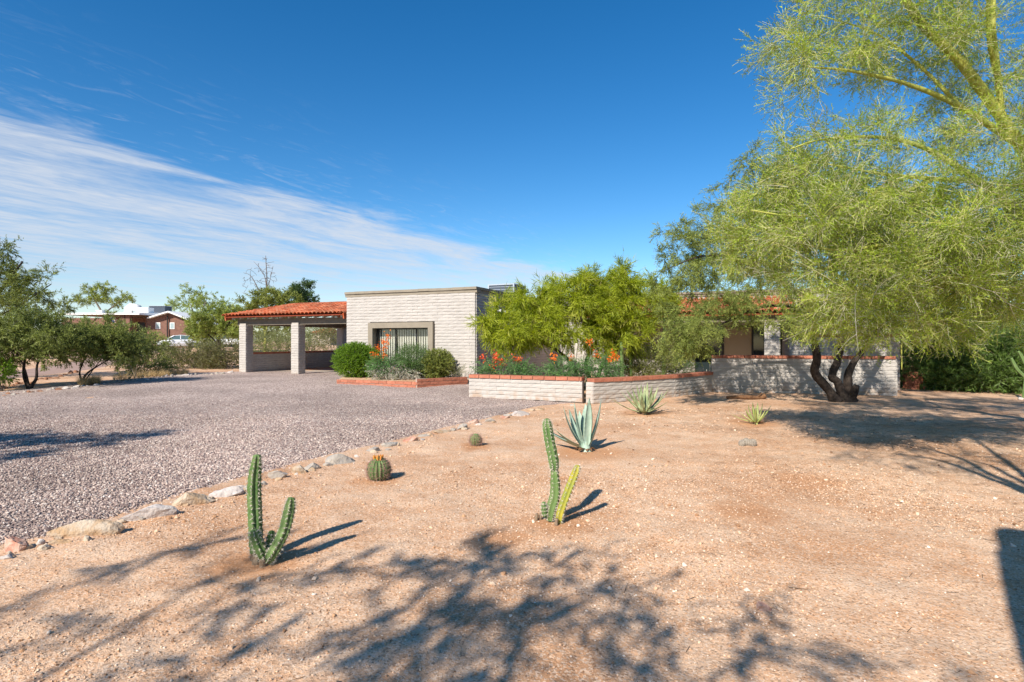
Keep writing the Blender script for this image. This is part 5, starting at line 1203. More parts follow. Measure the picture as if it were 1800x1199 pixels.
# rusty brick pier beside the hedge
g = G(1608, 684); t = thing('brick_pier', 'low dark rusty brick pier with a straw top beside the hedge', 'pier', tuple(g))
for c in range(6):
    for k in range(8):
        a = k*math.pi/4+(c % 2)*.39; o = bpy.data.objects.new('brick', RED[k % 4]); o.location = (g.x+math.cos(a)*.25, g.y+math.sin(a)*.25, g.z+.05+c*.092); o.rotation_euler = (0, 0, a-math.pi/2); o.scale = (.72, 1, 1); finish(o, t)
vg = Veg(130); pos = np.array([(g.x+rnd.uniform(-.3, .3), g.y+rnd.uniform(-.3, .3), g.z+.58) for _ in range(60)]); vg.sprays(T_grass, pos, np.random.default_rng(3).normal(size=(60, 3))+np.array([0, 0, .2]), np.full(60, .7), np.random.default_rng(4).random(60))
obj('straw_top', vg.mesh('straw_top', [M['straw'], M['straw']]), t)

# ------------------------------------------------------------------ cacti and agaves
def ribbed(P_, R_, nr, depth, k=None, per=4, bump_=0.0):
    """ribbed stem: nr ribs, pointed profile"""
    n = nr*per; k = k or max(10, int(np.linalg.norm(np.diff(P_, axis=0), axis=1).sum()/.018))
    Q_ = spline(P_, k); t = np.linspace(0, 1, k); R2 = np.interp(t, np.linspace(0, 1, len(R_)), R_)
    T_, U, B = frames(Q_); a = np.arange(n)*2*np.pi/n
    prof = 1-depth*(1-np.abs(np.cos(a*nr/2))**1.6)
    L_ = np.linalg.norm(np.diff(Q_, axis=0), axis=1).sum(); sb = 1+bump_*np.sin(t*L_/.028*2*np.pi)
    rr = R2[:, None]*prof[None, :]*(1+(sb[:, None]-1)*(prof[None, :] > .9))
    V_ = Q_[:, None, :]+rr[..., None]*(np.cos(a)[None, :, None]*U[:, None, :]+np.sin(a)[None, :, None]*B[:, None, :])
    i_ = np.arange(k-1)[:, None]; j_ = np.arange(n)[None, :]; F_ = np.stack([i_*n+j_, i_*n+(j_+1) % n, (i_+1)*n+(j_+1) % n, (i_+1)*n+j_], -1).reshape(-1, 4)
    V_ = V_.reshape(-1, 3); V_ = np.vstack([V_, Q_[-1]+T_[-1]*R2[-1]*.3]); tp = len(V_)-1
    Tt = [((k-1)*n+q, (k-1)*n+(q+1) % n, tp) for q in range(n)]
    return V_, F_, Tt, (Q_, R2, U, B, T_)
def spines(fr, nr, step, length, w, r_, n=9, out=1.0):
    Q_, R2, U, B, T_ = fr; L_ = np.linalg.norm(np.diff(Q_, axis=0), axis=1).sum(); m_ = max(2, int(L_/step)); V_ = []; F_ = []
    for k in range(m_):
        f = (k+.5)/m_*(len(Q_)-1); q = int(f); q = min(q, len(Q_)-2); p = Q_[q]+(Q_[q+1]-Q_[q])*(f-q); R_ = R2[q]+(R2[q+1]-R2[q])*(f-q)
        for s_ in range(nr):
            a = s_*2*math.pi/nr; o_ = math.cos(a)*U[q]+math.sin(a)*B[q]; c = p+o_*R_*.98
            for h in range(n):
                d_ = o_*out*r_.uniform(.5, 1.2)+r_.normal(size=3)*.8; d_ /= np.linalg.norm(d_); s2 = np.cross(d_, r_.normal(size=3)); s2 /= np.linalg.norm(s2); l_ = length*r_.uniform(.6, 1.2); i0 = len(V_)
                V_ += [c-s2*w, c+s2*w, c+d_*l_]; F_.append((i0, i0+1, i0+2))
        # woolly areole at the foot of each cluster
    for k in range(m_):
        f = (k+.5)/m_*(len(Q_)-1); q = min(int(f), len(Q_)-2); p = Q_[q]+(Q_[q+1]-Q_[q])*(f-q); R_ = R2[q]+(R2[q+1]-R2[q])*(f-q)
        for s_ in range(nr):
            a = s_*2*math.pi/nr; o_ = math.cos(a)*U[q]+math.sin(a)*B[q]; tt = T_[q]; cr_ = np.cross(o_, tt); c = p+o_*R_; i0 = len(V_); h_ = w*3.2
            V_ += [c+tt*h_, c+cr_*h_, c-tt*h_, c-cr_*h_, c+o_*h_*1.2]; F_ += [(i0, i0+1, i0+4), (i0+1, i0+2, i0+4), (i0+2, i0+3, i0+4), (i0+3, i0, i0+4)]
    return V_, F_
def stem(t, name, pts, radii, nr, depth, material, sp=True, seed=0, step=.026, sl=.025, label=None, bump=.05):
    P_ = np.array([tuple(p) for p in pts]); tip = [.93, .75, .35]
    V_, F_, Tt, fr = ribbed(P_, np.array(list(radii)), nr, depth, bump_=bump)
    o = obj(name, mesh_np(name, V_, F_, Tt, mats=[material], smooth_=True), t, label=label)
    if sp:
        V2, F2 = spines(fr, nr, step, sl, .0016, rg(seed)); obj('spine_cover', mesh_np('spine_cover', V2, None, F2, mats=[M['spine']]), o, kind='stuff')
    return o
def tipr(r0, n=9): return [r0*.80, r0*.95]+[r0]*(n-5)+[r0*.97, r0*.85, r0*.55]
# tall cactus in the left foreground
D1 = G(465, 990).y; t = thing('columnar_cactus', 'tall green columnar cactus with a curved right arm, nearest the gravel edge', 'cactus', tuple(G(465, 990)))
c_ = lambda px, py, dd=0.0: W3(px, py, D1+dd)
stem(t, 'stem', [c_(458, 990, .06), c_(451, 960, .06), c_(448, 900, .06), c_(447, 850, .05), c_(452, 801, .04)], tipr(.047), 6, .50, M['cactus'], seed=1)
stem(t, 'arm', [c_(466, 984, -.02), c_(459, 968, -.04), c_(450, 948, -.05), c_(446, 932, -.05)], tipr(.040, 7), 7, .50, M['cactus'], seed=2)
stem(t, 'arm', [c_(474, 984, .0), c_(475, 962, .02), c_(478, 934, .02)], tipr(.033, 7), 7, .50, M['cactus'], seed=3)
stem(t, 'arm', [c_(469, 988, -.03), c_(482, 968, -.02), c_(499, 935, .0), c_(508, 900, .02), c_(512, 876, .02)], tipr(.043), 6, .50, M['cactus_pale'], seed=4)
for k, (px, py, r_) in enumerate(((452, 990, .035), (462, 996, .03), (470, 992, .03), (447, 984, .03))):
    p = np.array(G(px, py)); obj('corky_stub', limb_mesh('corky_stub', np.array([p+[0, 0, -.03], p+[0, 0, .02], p+[0.003, 0, .05]]), r_, r_*.8, M['corky'], 8, .2, k), t)
# second cactus with the yellow arm
D2 = G(975, 918).y; t = thing('columnar_cactus', 'green columnar cactus with one yellow leaning arm in the middle foreground', 'cactus', tuple(G(975, 918)))
c_ = lambda px, py, dd=0.0: W3(px, py, D2+dd)
stem(t, 'stem', [c_(966, 915), c_(969, 895), c_(976, 868), c_(975, 828)], [.034, .042, .047, .046, .044, .032], 5, .40, M['cactus_pale'], seed=5)
stem(t, 'upper_stem', [c_(974.5, 829), c_(973, 810), c_(966, 775), c_(962, 750), c_(961, 737)], [.026, .040, .045, .045, .045, .044, .042, .036, .022], 7, .34, M['cactus'], seed=6)
stem(t, 'arm', [c_(958, 908, -.03), c_(956, 895, -.03), c_(956, 883, -.03)], tipr(.024, 7), 8, .32, M['cactus'], seed=7)
stem(t, 'yellow_arm', [c_(982, 922, -.05), c_(986, 900, -.05), c_(998, 866, -.05), c_(1011, 833, -.04), c_(1016, 819, -.04)], tipr(.035), 5, .42, M['cactus_yellow'], seed=8, label='yellow leaning arm')
for k, (px, py) in enumerate(((943, 915), (950, 914), (978, 924))):
    p = np.array(G(px, py)); obj('corky_stub', limb_mesh('corky_stub', np.array([p+[0, 0, -.02], p+[0, 0, .02], p+[.004, 0, .055]]), .016, .014, M['corky'], 7, .25, k+5), t)
# barrel cacti
def barrel(label, px, py, rad, hh, nr, material, smat, fruit, seed, sl=.03):
    g = G(px, py); t = thing('barrel_cactus', label, 'cactus', tuple(g)); k = 14
    zs = np.linspace(-.02, hh, k); rr = [rad*math.sqrt(max(1-((2*(z+.02)/(hh+.02)-1)*.93)**2, .03)) for z in zs]
    P_ = np.array([(g.x, g.y, g.z+z) for z in zs]); V_, F_, Tt, fr = ribbed(P_, np.array(rr), nr, .22, k=26)
    b = obj('body', mesh_np('body', V_, F_, Tt, mats=[material], smooth_=True), t)
    V2, F2 = spines(fr, nr, .022, sl*1.3, .0019, rg(seed), n=9); obj('spine_cover', mesh_np('spine_cover', V2, None, F2, mats=[smat]), b, kind='stuff')
    r_ = rg(seed)
    for q in range(fruit):
        a = q*2*math.pi/fruit+.3; R_ = rad*.36*(1 if q % 3 else .5); p = np.array([g.x+math.cos(a)*R_, g.y+math.sin(a)*R_, g.z+hh*.97-.01]); o = np.array([math.cos(a)*.012, math.sin(a)*.012, .05])
        obj('fruit', limb_mesh('fruit', np.array([p, p+o*.5, p+o]), .013, .009, M['fruit'], 6, .1, q), t)
barrel('round ribbed barrel cactus crowned with orange fruit', 666, 844, .128, .235, 18, M['cactus'], M['spine_brown'], 10, 1, .036)
barrel('small round brownish barrel cactus beside the gravel edge', 836, 783, .085, .16, 15, M['cactus_pale'], M['spine_brown'], 0, 2, .04)
g = G(1314, 784); t = thing('pincushion_cactus', 'low grey dried cactus clump on bare soil right of the agaves', 'cactus', tuple(g))
M['greycac'] = mat('grey_cactus', (.20, .17, .14), .9, .1, col2=(.30, .26, .21), vscale=30)
for q, (a, r_) in enumerate(((-.08, .05), (.0, .06), (.075, .058), (.03, .05))):
    zs = np.linspace(-.02, r_*1.7, 9); rr = [r_*math.sqrt(max(1-(2*(z+.02)/(r_*1.7+.02)-1)**2*.9, .03)) for z in zs]
    V_, F_, Tt, fr = ribbed(np.array([(g.x+a, g.y+.04*(q % 2), g.z+z) for z in zs]), np.array(rr), 11, .2, k=14); b = obj('head', mesh_np('head', V_, F_, Tt, mats=[M['greycac']], smooth_=True), t)
    V2, F2 = spines(fr, 11, .02, .02, .001, rg(q), n=5); obj('spine_cover', mesh_np('spine_cover', V2, None, F2, mats=[M['spine']]), b, kind='stuff')

def agleaf(base, tip, w, bow, material, edge=None, thick=.008, recurve=0.0):
    """a tapering channelled leaf from base to tip, bowed by bow"""
    b = np.array(base); t = np.array(tip); ax = t-b; L_ = np.linalg.norm(ax); axn = ax/L_
    sv = np.cross(axn, [0, 0, 1.]); sv = sv/np.linalg.norm(sv) if np.linalg.norm(sv) > .05 else np.array([1., 0, 0])
    upv = np.cross(sv, axn); k = 12; V_ = []; F_ = []; mi = []
    hz = np.array([axn[0], axn[1], 0]); hz = hz/(np.linalg.norm(hz)+1e-6)
    for q in range(k+1):
        u = q/k; p = b+ax*u+upv*bow*L_*math.sin(u*math.pi); 
        ww = w*(.62+.9*u*(1-u)*1.6 if u < .5 else (.62+.36)*(1-((u-.5)/.5)**1.7))
        ww = max(ww*.5, .0008); th = thick*(1-u*.85); ch = ww*.45*(1-u*.5)
        V_ += [p-sv*ww+upv*ch, p-sv*ww*.82+upv*ch*.72, p-upv*th*.1, p+sv*ww*.82+upv*ch*.72, p+sv*ww+upv*ch, p-upv*th*1.6+sv*ww*.0]
    m_ = 6
    for q in range(k):
        a = q*m_; c = a+m_
        for x0, x1_ in ((0, 1), (1, 2), (2, 3), (3, 4)): F_.append((a+x0, a+x1_, c+x1_, c+x0)); mi.append(1 if edge and x0 in (0, 3) else 0)
        F_.append((a+4, a+5, c+5, c+4)); mi.append(0); F_.append((a+5, a+0, c+0, c+5)); mi.append(0)
    return mesh_np('leaf', V_, F_, mats=[material, edge or material], mi=mi, smooth_=True)
def agave(label, px, py, tips, w, material, edge=None, dead=6, seed=0, bow=-.06):
    g = G(px, py); t = thing('agave', label, 'agave', tuple(g)); r_ = rg(seed); sc = g.y/F
    for (tx, ty, dd) in tips:
        tp = W(tx, ty, g.y+dd); dr = Vector((tp.x-g.x, tp.y-g.y, 0)); dr = dr.normalized()*.035 if dr.length > .01 else Vector((0, 0, 0))
        bs = (g.x+dr.x, g.y+dr.y, g.z+.035); obj('leaf', agleaf(bs, tuple(tp), w*r_.uniform(.9, 1.1), bow*r_.uniform(.5, 1.5), material, edge), t)
    for q in range(dead):
        a = r_.uniform(0, 6.28); l_ = r_.uniform(.06, .14); bs = np.array([g.x+.03*math.cos(a), g.y+.03*math.sin(a), g.z+.03]); obj('dead_leaf', agleaf(bs, bs+np.array([math.cos(a)*l_, math.sin(a)*l_, -.015]), w*.4, .15, M['dryleaf']), t)
    obj('leaf_base', limb_mesh('leaf_base', np.array([(g.x, g.y, g.z-.03), (g.x, g.y, g.z+.04), (g.x, g.y, g.z+.11)]), w*.75, w*.35, material, 9, .08, seed), t)
agave('large blue green agave with few broad upright leaves behind the middle cactus', 1030, 793,
      [(990, 714, .0), (1000, 719, .25), (1009, 705, -.05), (1029, 710, .25), (1036, 699, -.15), (1057, 701, .0), (974, 754, -.15), (951, 750, .1), (1018, 722, .35)], .135, M['agave_blue'], dead=16, seed=1, bow=-.05)
agave('wide green agave with many pale edged leaves in front of the curving wall', 1133, 729,
      [(1091, 687, .0), (1100, 684, .3), (1111, 681, -.2), (1119, 676, .2), (1127, 675, -.1), (1138, 672, .1), (1146, 677, -.2), (1157, 680, .2), (1175, 684, .0), (1175, 706, -.15), (1075, 702, -.1), (1128, 694, -.55), (1150, 690, -.45), (1108, 692, -.4), (1133, 678, .5), (1165, 690, .4), (1104, 700, .3)], .085, M['agave_green'], M['agave_edge'], dead=8, seed=2, bow=-.06)
agave('small lime green agave standing alone before the patio wall', 1329, 746,
      [(1301, 726, .0), (1315, 711, .1), (1323, 707, -.1), (1332, 707, .1), (1341, 708, -.1), (1356, 712, .0), (1285, 728, .1), (1310, 719, -.25), (1346, 720, -.25), (1328, 716, -.3)], .055, M['agave_lime'], M['agave_edge'], dead=8, seed=3, bow=-.06)
# fallen branch by the patio wall
g = G(1312, 703); t = thing('fallen_log', 'short brown fallen branch lying below the patio wall', 'log', tuple(g))
obj('log', limb_mesh('log', np.array([(g.x-.5, g.y+.05, g.z+.05), (g.x-.1, g.y, g.z+.07), (g.x+.35, g.y+.02, g.z+.05), (g.x+.5, g.y-.02, g.z+.11)]), .045, .06, M['dryleaf'], 8, .2, 3), t)
obj('broken_stub', limb_mesh('broken_stub', np.array([(g.x+.3, g.y, g.z+.06), (g.x+.38, g.y-.05, g.z+.18)]), .03, .015, M['dryleaf'], 6, .2, 4), t)
# courtyard cacti
def colcac(label, px, pyb, pyt, d_, r0, seed, lean=0, material='cactus_pale'):
    x_ = (px-900)*d_/F; t = thing('column_cactus', label, 'cactus', (x_, d_, 0)); stem(t, 'stem', [(x_, d_, 0), tuple(W(px+lean*.4, (pyb+pyt)/2, d_)), tuple(W(px+lean, pyt, d_))], tipr(r0), 6, .35, M[material], sp=False, seed=seed); return t
colcac('thin ribbed cactus column beside the brushy shrub in the courtyard', 1093, 670, 602, 16.4, .055, 1, -1)
colcac('taller cactus column under the willow, right of the thin one', 1108, 670, 590, 16.9, .05, 2, 2, 'cactus')
colcac('pale cactus column rising in front of the dark porch', 1166, 668, 560, 16.9, .055, 3, 2)
# green cactus in the hedge at the right border
x_ = (1790-900)*.0150; t = thing('hedge_cactus', 'light green cactus with upward arms at the right border before the hedge', 'cactus', (x_, 15.0, 0))
c_ = lambda px, py, dd=0.0: W3(px, py, 15+dd)
stem(t, 'stem', [(x_+.15, 15, 0), c_(1806, 650), c_(1806, 622)], tipr(.055), 6, .35, M['cactus_pale'], sp=False)
stem(t, 'arm', [c_(1800, 662, -.1), c_(1788, 650, -.1), c_(1782, 640, -.1), c_(1778, 630, -.1)], tipr(.045, 7), 6, .35, M['cactus_pale'], sp=False)
stem(t, 'arm', [c_(1801, 640, -.05), c_(1796, 628, -.05), c_(1790, 618, -.05)], tipr(.045, 7), 6, .35, M['cactus_pale'], sp=False)
# bare sticks beside the patio wall end
x_ = (1240-900)*.0178; t = thing('dry_stick_plant', 'bare pale sticks standing at the end of the patio wall', 'plant', (x_, 17.8, 0))
for k, (px, py) in enumerate(((1238, 645), (1243, 650), (1248, 640), (1234, 652))): obj('stem', limb_mesh('stem', np.array([(W(px, 0, 17.8).x, 17.8, 0), tuple(W(px+k-2, py, 17.8))]), .012, .008, M['pale_bark'], 5, .1, k), t)

# ------------------------------------------------------------------ the neighbour's house, vehicles
ND = 68.0; k_ = ND/F; GZN = float(gz_base(np.array([-42.]), np.array([68.]))[0])
nb = thing('neighbour_house', 'red brick neighbour house with white low pitched roof behind the left trees', 'house', (-44, ND, GZN))
NX = lambda px: (px-900)*k_
NZ = lambda py: HC+(600-py)*k_
def prism(pts, y0_, y1_, name, material, parent):
    n = len(pts); V_ = [(x, y0_, z) for x, z in pts]+[(x, y1_, z) for x, z in pts]
    F_ = [tuple(range(n)), tuple(reversed(range(n, 2*n)))]+[(q, n+q, n+(q+1) % n, (q+1) % n) for q in range(n)]
    me = bpy.data.meshes.new(name); me.from_pydata(V_, [], F_); me.materials.append(material)
    bm = bmesh.new(); bm.from_mesh(me); bmesh.ops.recalc_face_normals(bm, faces=bm.faces); bm.to_mesh(me); bm.free(); return obj(name, me, parent)
gw = prism([(NX(256), GZN-.3), (NX(332), GZN-.3), (NX(332), NZ(568)), (NX(301), NZ(552)), (NX(262), NZ(562)), (NX(256), NZ(560))], ND, ND+12, 'gable_wall', M['nbrick'], nb)
th = .16; M['nwood'] = mat('brown_soffit', (.16, .115, .085), .9)
prism([(NX(265), NZ(561)), (NX(301), NZ(550)), (NX(301), NZ(550)+th), (NX(265), NZ(561)+th)], ND-.7, ND+12.5, 'roof', M['white'], nb)
prism([(NX(301)+.002, NZ(550)), (NX(356), NZ(571.5)), (NX(356), NZ(571.5)+th), (NX(301)+.002, NZ(550)+th)], ND-.7, ND+12.5, 'roof', M['white'], nb)
mb = MB()
x0, x1_ = NX(126), NX(264)
mb.add([(x0, ND-2, NZ(555)), (x1_, ND-2, NZ(555)), (x1_, ND+11, NZ(555)), (x0, ND+11, NZ(555)), (x0, ND-2, NZ(552)), (x1_, ND-2, NZ(552)), (x1_, ND+11, NZ(549)+.45), (x0, ND+11, NZ(549)+.45)], [(3, 2, 1, 0), (4, 5, 6, 7), (0, 1, 5, 4), (1, 2, 6, 5), (2, 3, 7, 6), (3, 0, 4, 7)])
mb.m[0] = 1; mb.m[2] = 0; obj('flat_roof', mb.mesh('flat_roof', M['white'], M['nwood']), nb)
mb = MB(); mb.abox(x0-6.0, ND+6, GZN-.3, NX(258), ND+6.3, NZ(556)); obj('porch_wall', mb.mesh('porch_wall', M['nbrick']), nb)
for px in (230, 239): mb = MB(); mb.abox(NX(px)-.26, ND-1.5, GZN-.3, NX(px)+.26, ND-1.0, NZ(555.5)); obj('porch_post', mb.mesh('porch_post', M['nbrick']), nb)
M['winglass'] = mat('neighbour_window', (.30, .38, .40), .15, .5)
for px in (278, 303):
    mb = MB(); mb.abox(NX(px)-.28, ND-.06, NZ(579), NX(px)+.28, ND+.02, NZ(567.5)); wn = obj('window', mb.mesh('window', M['white']), nb)
    mb = MB(); mb.abox(NX(px)-.20, ND-.075, NZ(578), NX(px)+.20, ND-.062, NZ(568.5)); obj('pane', mb.mesh('pane', M['winglass']), wn)
mb = MB(); mb.abox(NX(247)-.4, ND-.05, GZN, NX(247)+.55, ND+.0, NZ(567)); obj('door', mb.mesh('door', M['darkframe']), nb)
mb = MB(); mb.tube([(NX(296), ND-.2, GZN), (NX(296), ND-.2, NZ(555))], [.07, .07], 6); obj('downpipe', mb.mesh('downpipe', M['darkframe']), nb)
mb = MB(); mb.tube([(NX(335), ND+1, GZN), (NX(335), ND+1, NZ(557))], [.08, .08], 6); mb.tube([(NX(335), ND+1, NZ(557)), (NX(335), ND+1, NZ(556))], [.16, .16], 6); obj('vent_pipe', mb.mesh('vent_pipe', M['acgrey']), nb)
# units on its roof
t = thing('rooftop_cooler', 'white rooftop cooler with a curved duct on the neighbour roof', 'cooler', (NX(215), ND+3, NZ(550)+.2))
mb = MB(); mb.tube([(NX(196), ND+3, NZ(549)), (NX(197), ND+3, NZ(541)), (NX(201), ND+3, NZ(538)), (NX(208), ND+3, NZ(538.5)), (NX(216), ND+3, NZ(541))], [.5, .5, .5, .48, .45], 10); obj('duct', mb.mesh('duct', M['white'], smooth_=True), t)
mb = MB(); mb.abox(NX(216), ND+2.4, NZ(552), NX(238), ND+3.6, NZ(539)); obj('housing', mb.mesh('housing', M['white'], bevel=.06), t)
t = thing('rooftop_unit', 'dark grey air unit behind the white cooler on the neighbour roof', 'air conditioner', (NX(225), ND+6, NZ(549)+.2))
mb = MB(); mb.abox(NX(210), ND+5.5, NZ(551), NX(241), ND+7, NZ(534)); obj('housing', mb.mesh('housing', M['acdark'], bevel=.04), t)
mb = MB(); mb.abox(NX(209.5), ND+5.4, NZ(534)+.003, NX(241.5), ND+7.1, NZ(533)); obj('top_panel', mb.mesh('top_panel', M['acgrey']), t)
t = thing('roof_vent', 'small white vent box at the left end of the neighbour roof', 'vent', (NX(137), ND+4, NZ(550)+.2))
mb = MB(); mb.abox(NX(132), ND+3.5, NZ(553), NX(142), ND+4.5, NZ(544)); mb.abox(NX(131), ND+3.4, NZ(544)+.003, NX(143), ND+4.6, NZ(543)); obj('vent_box', mb.mesh('vent_box', M['white']), t)
# flag on its pole
t = thing('flag', 'american flag hanging from a slanted pole on the neighbour porch post', 'flag', (NX(222), ND-1.6, NZ(570)))
mb = MB(); mb.tube([(NX(226), ND-1.55, NZ(566)), (NX(215), ND-2.2, NZ(556))], [.02, .02], 6); obj('pole', mb.mesh('pole', M['rafter']), t)
M['fred'] = mat('flag_red', (.45, .03, .04), .8); M['fwhite'] = mat('flag_white', (.72, .70, .70), .8); M['fblue'] = mat('flag_blue', (.02, .03, .14), .8)
nst = 13; 
for q in range(nst):
    V_ = []; F_ = []
    for j in range(5):
        zz0 = NZ(557)-j*.38
        for a in (q, q+1):
            xx = NX(215)+.05+a*.058+.03*math.sin(j*1.3)*1.0 + j*.05; yy = ND-2.15+.05*math.sin(a*1.1+j*.6); V_.append((xx, yy, zz0-a*.045))
    for j in range(4): F_.append((2*j, 2*j+1, 2*j+3, 2*j+2))
    me = bpy.data.meshes.new('stripe'); me.from_pydata(V_, [], F_); me.materials.append(M['fred'] if q % 2 == 0 else M['fwhite']); me.materials.append(M['fblue'])
    if q < 7:
        for p_ in list(me.polygons)[:2]: p_.material_index = 1
    obj('stripe', me, t)
V_ = []; F_ = []
for j in range(4):
    for a in range(5):
        cx = NX(215)+.07+a*.075+j*.045; cz = NZ(557)-.07-j*.17-a*.05; b0 = len(V_)
        for h in range(10):
            rr_ = .03 if h % 2 == 0 else .012; an = math.pi/2+h*math.pi/5; V_.append((cx+rr_*math.cos(an), ND-2.24, cz+rr_*math.sin(an)))
        F_.append(tuple(range(b0, b0+10)))
me = bpy.data.meshes.new('star_field'); me.from_pydata(V_, [], F_); me.materials.append(M['fwhite']); obj('star_field', me, t, kind='stuff')

M['carwhite'] = mat('white_car_paint', (.72, .73, .74), .25, .5); M['rubber'] = mat('tyre_rubber', (.02, .02, .02), .9); M['rim'] = mat('wheel_rim', (.35, .35, .36), .35, .5, metal=.7)
M['carglass'] = mat('car_glass', (.10, .16, .16), .08, .6); M['chrome'] = mat('chrome', (.5, .5, .5), .25, .5, metal=.8); M['lens'] = mat('lamp_lens', (.6, .62, .62), .15, .6); M['taillens'] = mat('tail_lens', (.35, .02, .02), .2, .5)
def vehicle(name, label, cat, loc, rz, kind):
    t = thing(name, label, cat, loc); R_ = Matrix.Translation(Vector(loc)) @ Matrix.Rotation(rz, 4, 'Z')
    def ob(nm, me, par=t):
        me.transform(R_); return obj(nm, me, par)
    def loft(secs, nm, material, par=t, sm=True):
        """secs: (x, halfwidth, list of z, shrink)"""
        V_ = []; F_ = []; n = len(secs[0][1])
        for x, ring in secs: V_ += [(x, y, z) for y, z in ring]
        for a in range(len(secs)-1):
            for b in range(n): F_.append((a*n+b, a*n+(b+1) % n, (a+1)*n+(b+1) % n, (a+1)*n+b))
        F_.append(tuple(reversed(range(n)))); F_.append(tuple((len(secs)-1)*n+b for b in range(n)))
        me = bpy.data.meshes.new(nm); me.from_pydata(V_, [], F_); me.materials.append(material)
        bm = bmesh.new(); bm.from_mesh(me); bmesh.ops.recalc_face_normals(bm, faces=bm.faces); bm.to_mesh(me); bm.free(); return ob(nm, me, par)
    def ring(w, zb, zs, zt): return [(-w*.92, zb), (w*.92, zb), (w, (zb+zs)/2), (w*.97, zs), (w*.80, zt), (-w*.80, zt), (-w*.97, zs), (-w, (zb+zs)/2)]
    if kind == 'sedan':
        Lh = 2.15; wb = 1.32
        loft([(-Lh, ring(.70, .35, .62, .78)), (-2.0, ring(.84, .24, .72, .95)), (-1.3, ring(.89, .2, .82, .98)), (0, ring(.90, .2, .82, .96)), (1.0, ring(.90, .2, .80, .95)), (1.75, ring(.86, .22, .68, .82)), (2.08, ring(.78, .28, .55, .68)), (Lh, ring(.62, .36, .5, .58))], 'body', M['carwhite'])
        cb = loft([(-1.65, [(-.70, .96), (.70, .96), (.68, .99), (-.68, .99)]), (-1.0, [(-.74, .955), (.74, .955), (.58, 1.36), (-.58, 1.36)]), (-.1, [(-.75, .95), (.75, .95), (.60, 1.42), (-.60, 1.42)]), (.45, [(-.75, .94), (.75, .94), (.58, 1.36), (-.58, 1.36)]), (1.20, [(-.72, .93), (.72, .93), (.69, .95), (-.69, .95)])], 'cabin_glass', M['carglass'])
        loft([(-1.05, [(-.59, 1.365), (.59, 1.365), (.55, 1.40), (-.55, 1.40)]), (-.1, [(-.61, 1.425), (.61, 1.425), (.56, 1.47), (-.56, 1.47)]), (.45, [(-.59, 1.365), (.59, 1.365), (.55, 1.40), (-.55, 1.40)])], 'roof_panel', M['carwhite'])
        for s_ in (-1, 1):
            for (xa, za, xb, zb_) in ((1.22, .95, .45, 1.39), (-.15, .97, -.15, 1.40), (-1.66, .98, -1.0, 1.39)):
                mb = MB(); mb.tube([(xa, s_*.74, za), (xb, s_*.60, zb_)], [.045, .04], 5); ob('pillar', mb.mesh('pillar', M['carwhite']))
            mb = MB(); mb.box((2.02, s_*.60, .66), Vector((.8, -s_*.5, 0)).normalized(), Vector((s_*.5, .8, 0)).normalized(), (0, 0, 1), .07, .16, .07); ob('headlight', mb.mesh('headlight', M['lens'], bevel=.02))
            mb = MB(); mb.box((-2.06, s_*.62, .80), (1, 0, 0), (0, 1, 0), (0, 0, 1), .06, .14, .07); ob('tail_lamp', mb.mesh('tail_lamp', M['taillens'], bevel=.02))
            mb = MB(); mb.box((.85, s_*.97, 1.0), (1, 0, 0), (0, 1, 0), (0, 0, 1), .07, .10, .06); ob('wing_mirror', mb.mesh('wing_mirror', M['carwhite'], bevel=.03))
        mb = MB(); mb.box((2.13, 0, .50), (1, 0, 0), (0, 1, 0), (0, 0, 1), .04, .42, .07); ob('grille', mb.mesh('grille', M['rubber']))
        wr = .33
    else:
        wb = 1.75; wr = .40
        loft([(-2.7, ring(.92, .50, .85, 1.02)), (-2.6, ring(.96, .45, .88, 1.06)), (-.6, ring(.96, .42, .88, 1.06)), (.9, ring(.96, .42, .90, 1.08)), (2.3, ring(.94, .42, .85, 1.03)), (2.6, ring(.86, .48, .78, .95))], 'body', M['carwhite'])
        loft([(-.75, [(-.80, 1.06), (.80, 1.06), (.70, 1.70), (-.70, 1.70)]), (.35, [(-.82, 1.06), (.82, 1.06), (.70, 1.72), (-.70, 1.72)]), (1.15, [(-.80, 1.06), (.80, 1.06), (.78, 1.09), (-.78, 1.09)])], 'cabin_glass', M['carglass'])
        loft([(-.80, [(-.71, 1.705), (.71, 1.705), (.68, 1.78), (-.68, 1.78)]), (.38, [(-.71, 1.725), (.71, 1.725), (.68, 1.79), (-.68, 1.79)])], 'roof_panel', M['carwhite'])
        for s_ in (-1, 1):
            for xa in (-2.5, -1.0):
                mb = MB(); mb.tube([(xa, s_*.9, 1.05), (xa, s_*.8, 2.0)], [.03, .03], 5); ob('rack_post', mb.mesh('rack_post', M['white']))
            mb = MB(); mb.tube([(-2.5, s_*.8, 2.0), (.9, s_*.8, 2.05)], [.03, .03], 5); ob('rack_rail', mb.mesh('rack_rail', M['white']))
            mb = MB(); mb.box((2.56, s_*.70, .80), (1, 0, 0), (0, 1, 0), (0, 0, 1), .06, .14, .09); ob('headlight', mb.mesh('headlight', M['lens'], bevel=.02))
            mb = MB(); mb.tube([(1.15, s_*.80, 1.08), (.36, s_*.71, 1.72)], [.045, .04], 5); ob('pillar', mb.mesh('pillar', M['carwhite']))
        for xa in (-2.5, -1.0, .5):
            mb = MB(); mb.tube([(xa, -.8, 2.02), (xa, .8, 2.02)], [.025, .025], 5); ob('rack_bar', mb.mesh('rack_bar', M['white']))
        mb = MB(); mb.box((2.6, 0, .68), (1, 0, 0), (0, 1, 0), (0, 0, 1), .05, .5, .1); ob('grille', mb.mesh('grille', M['rubber']))
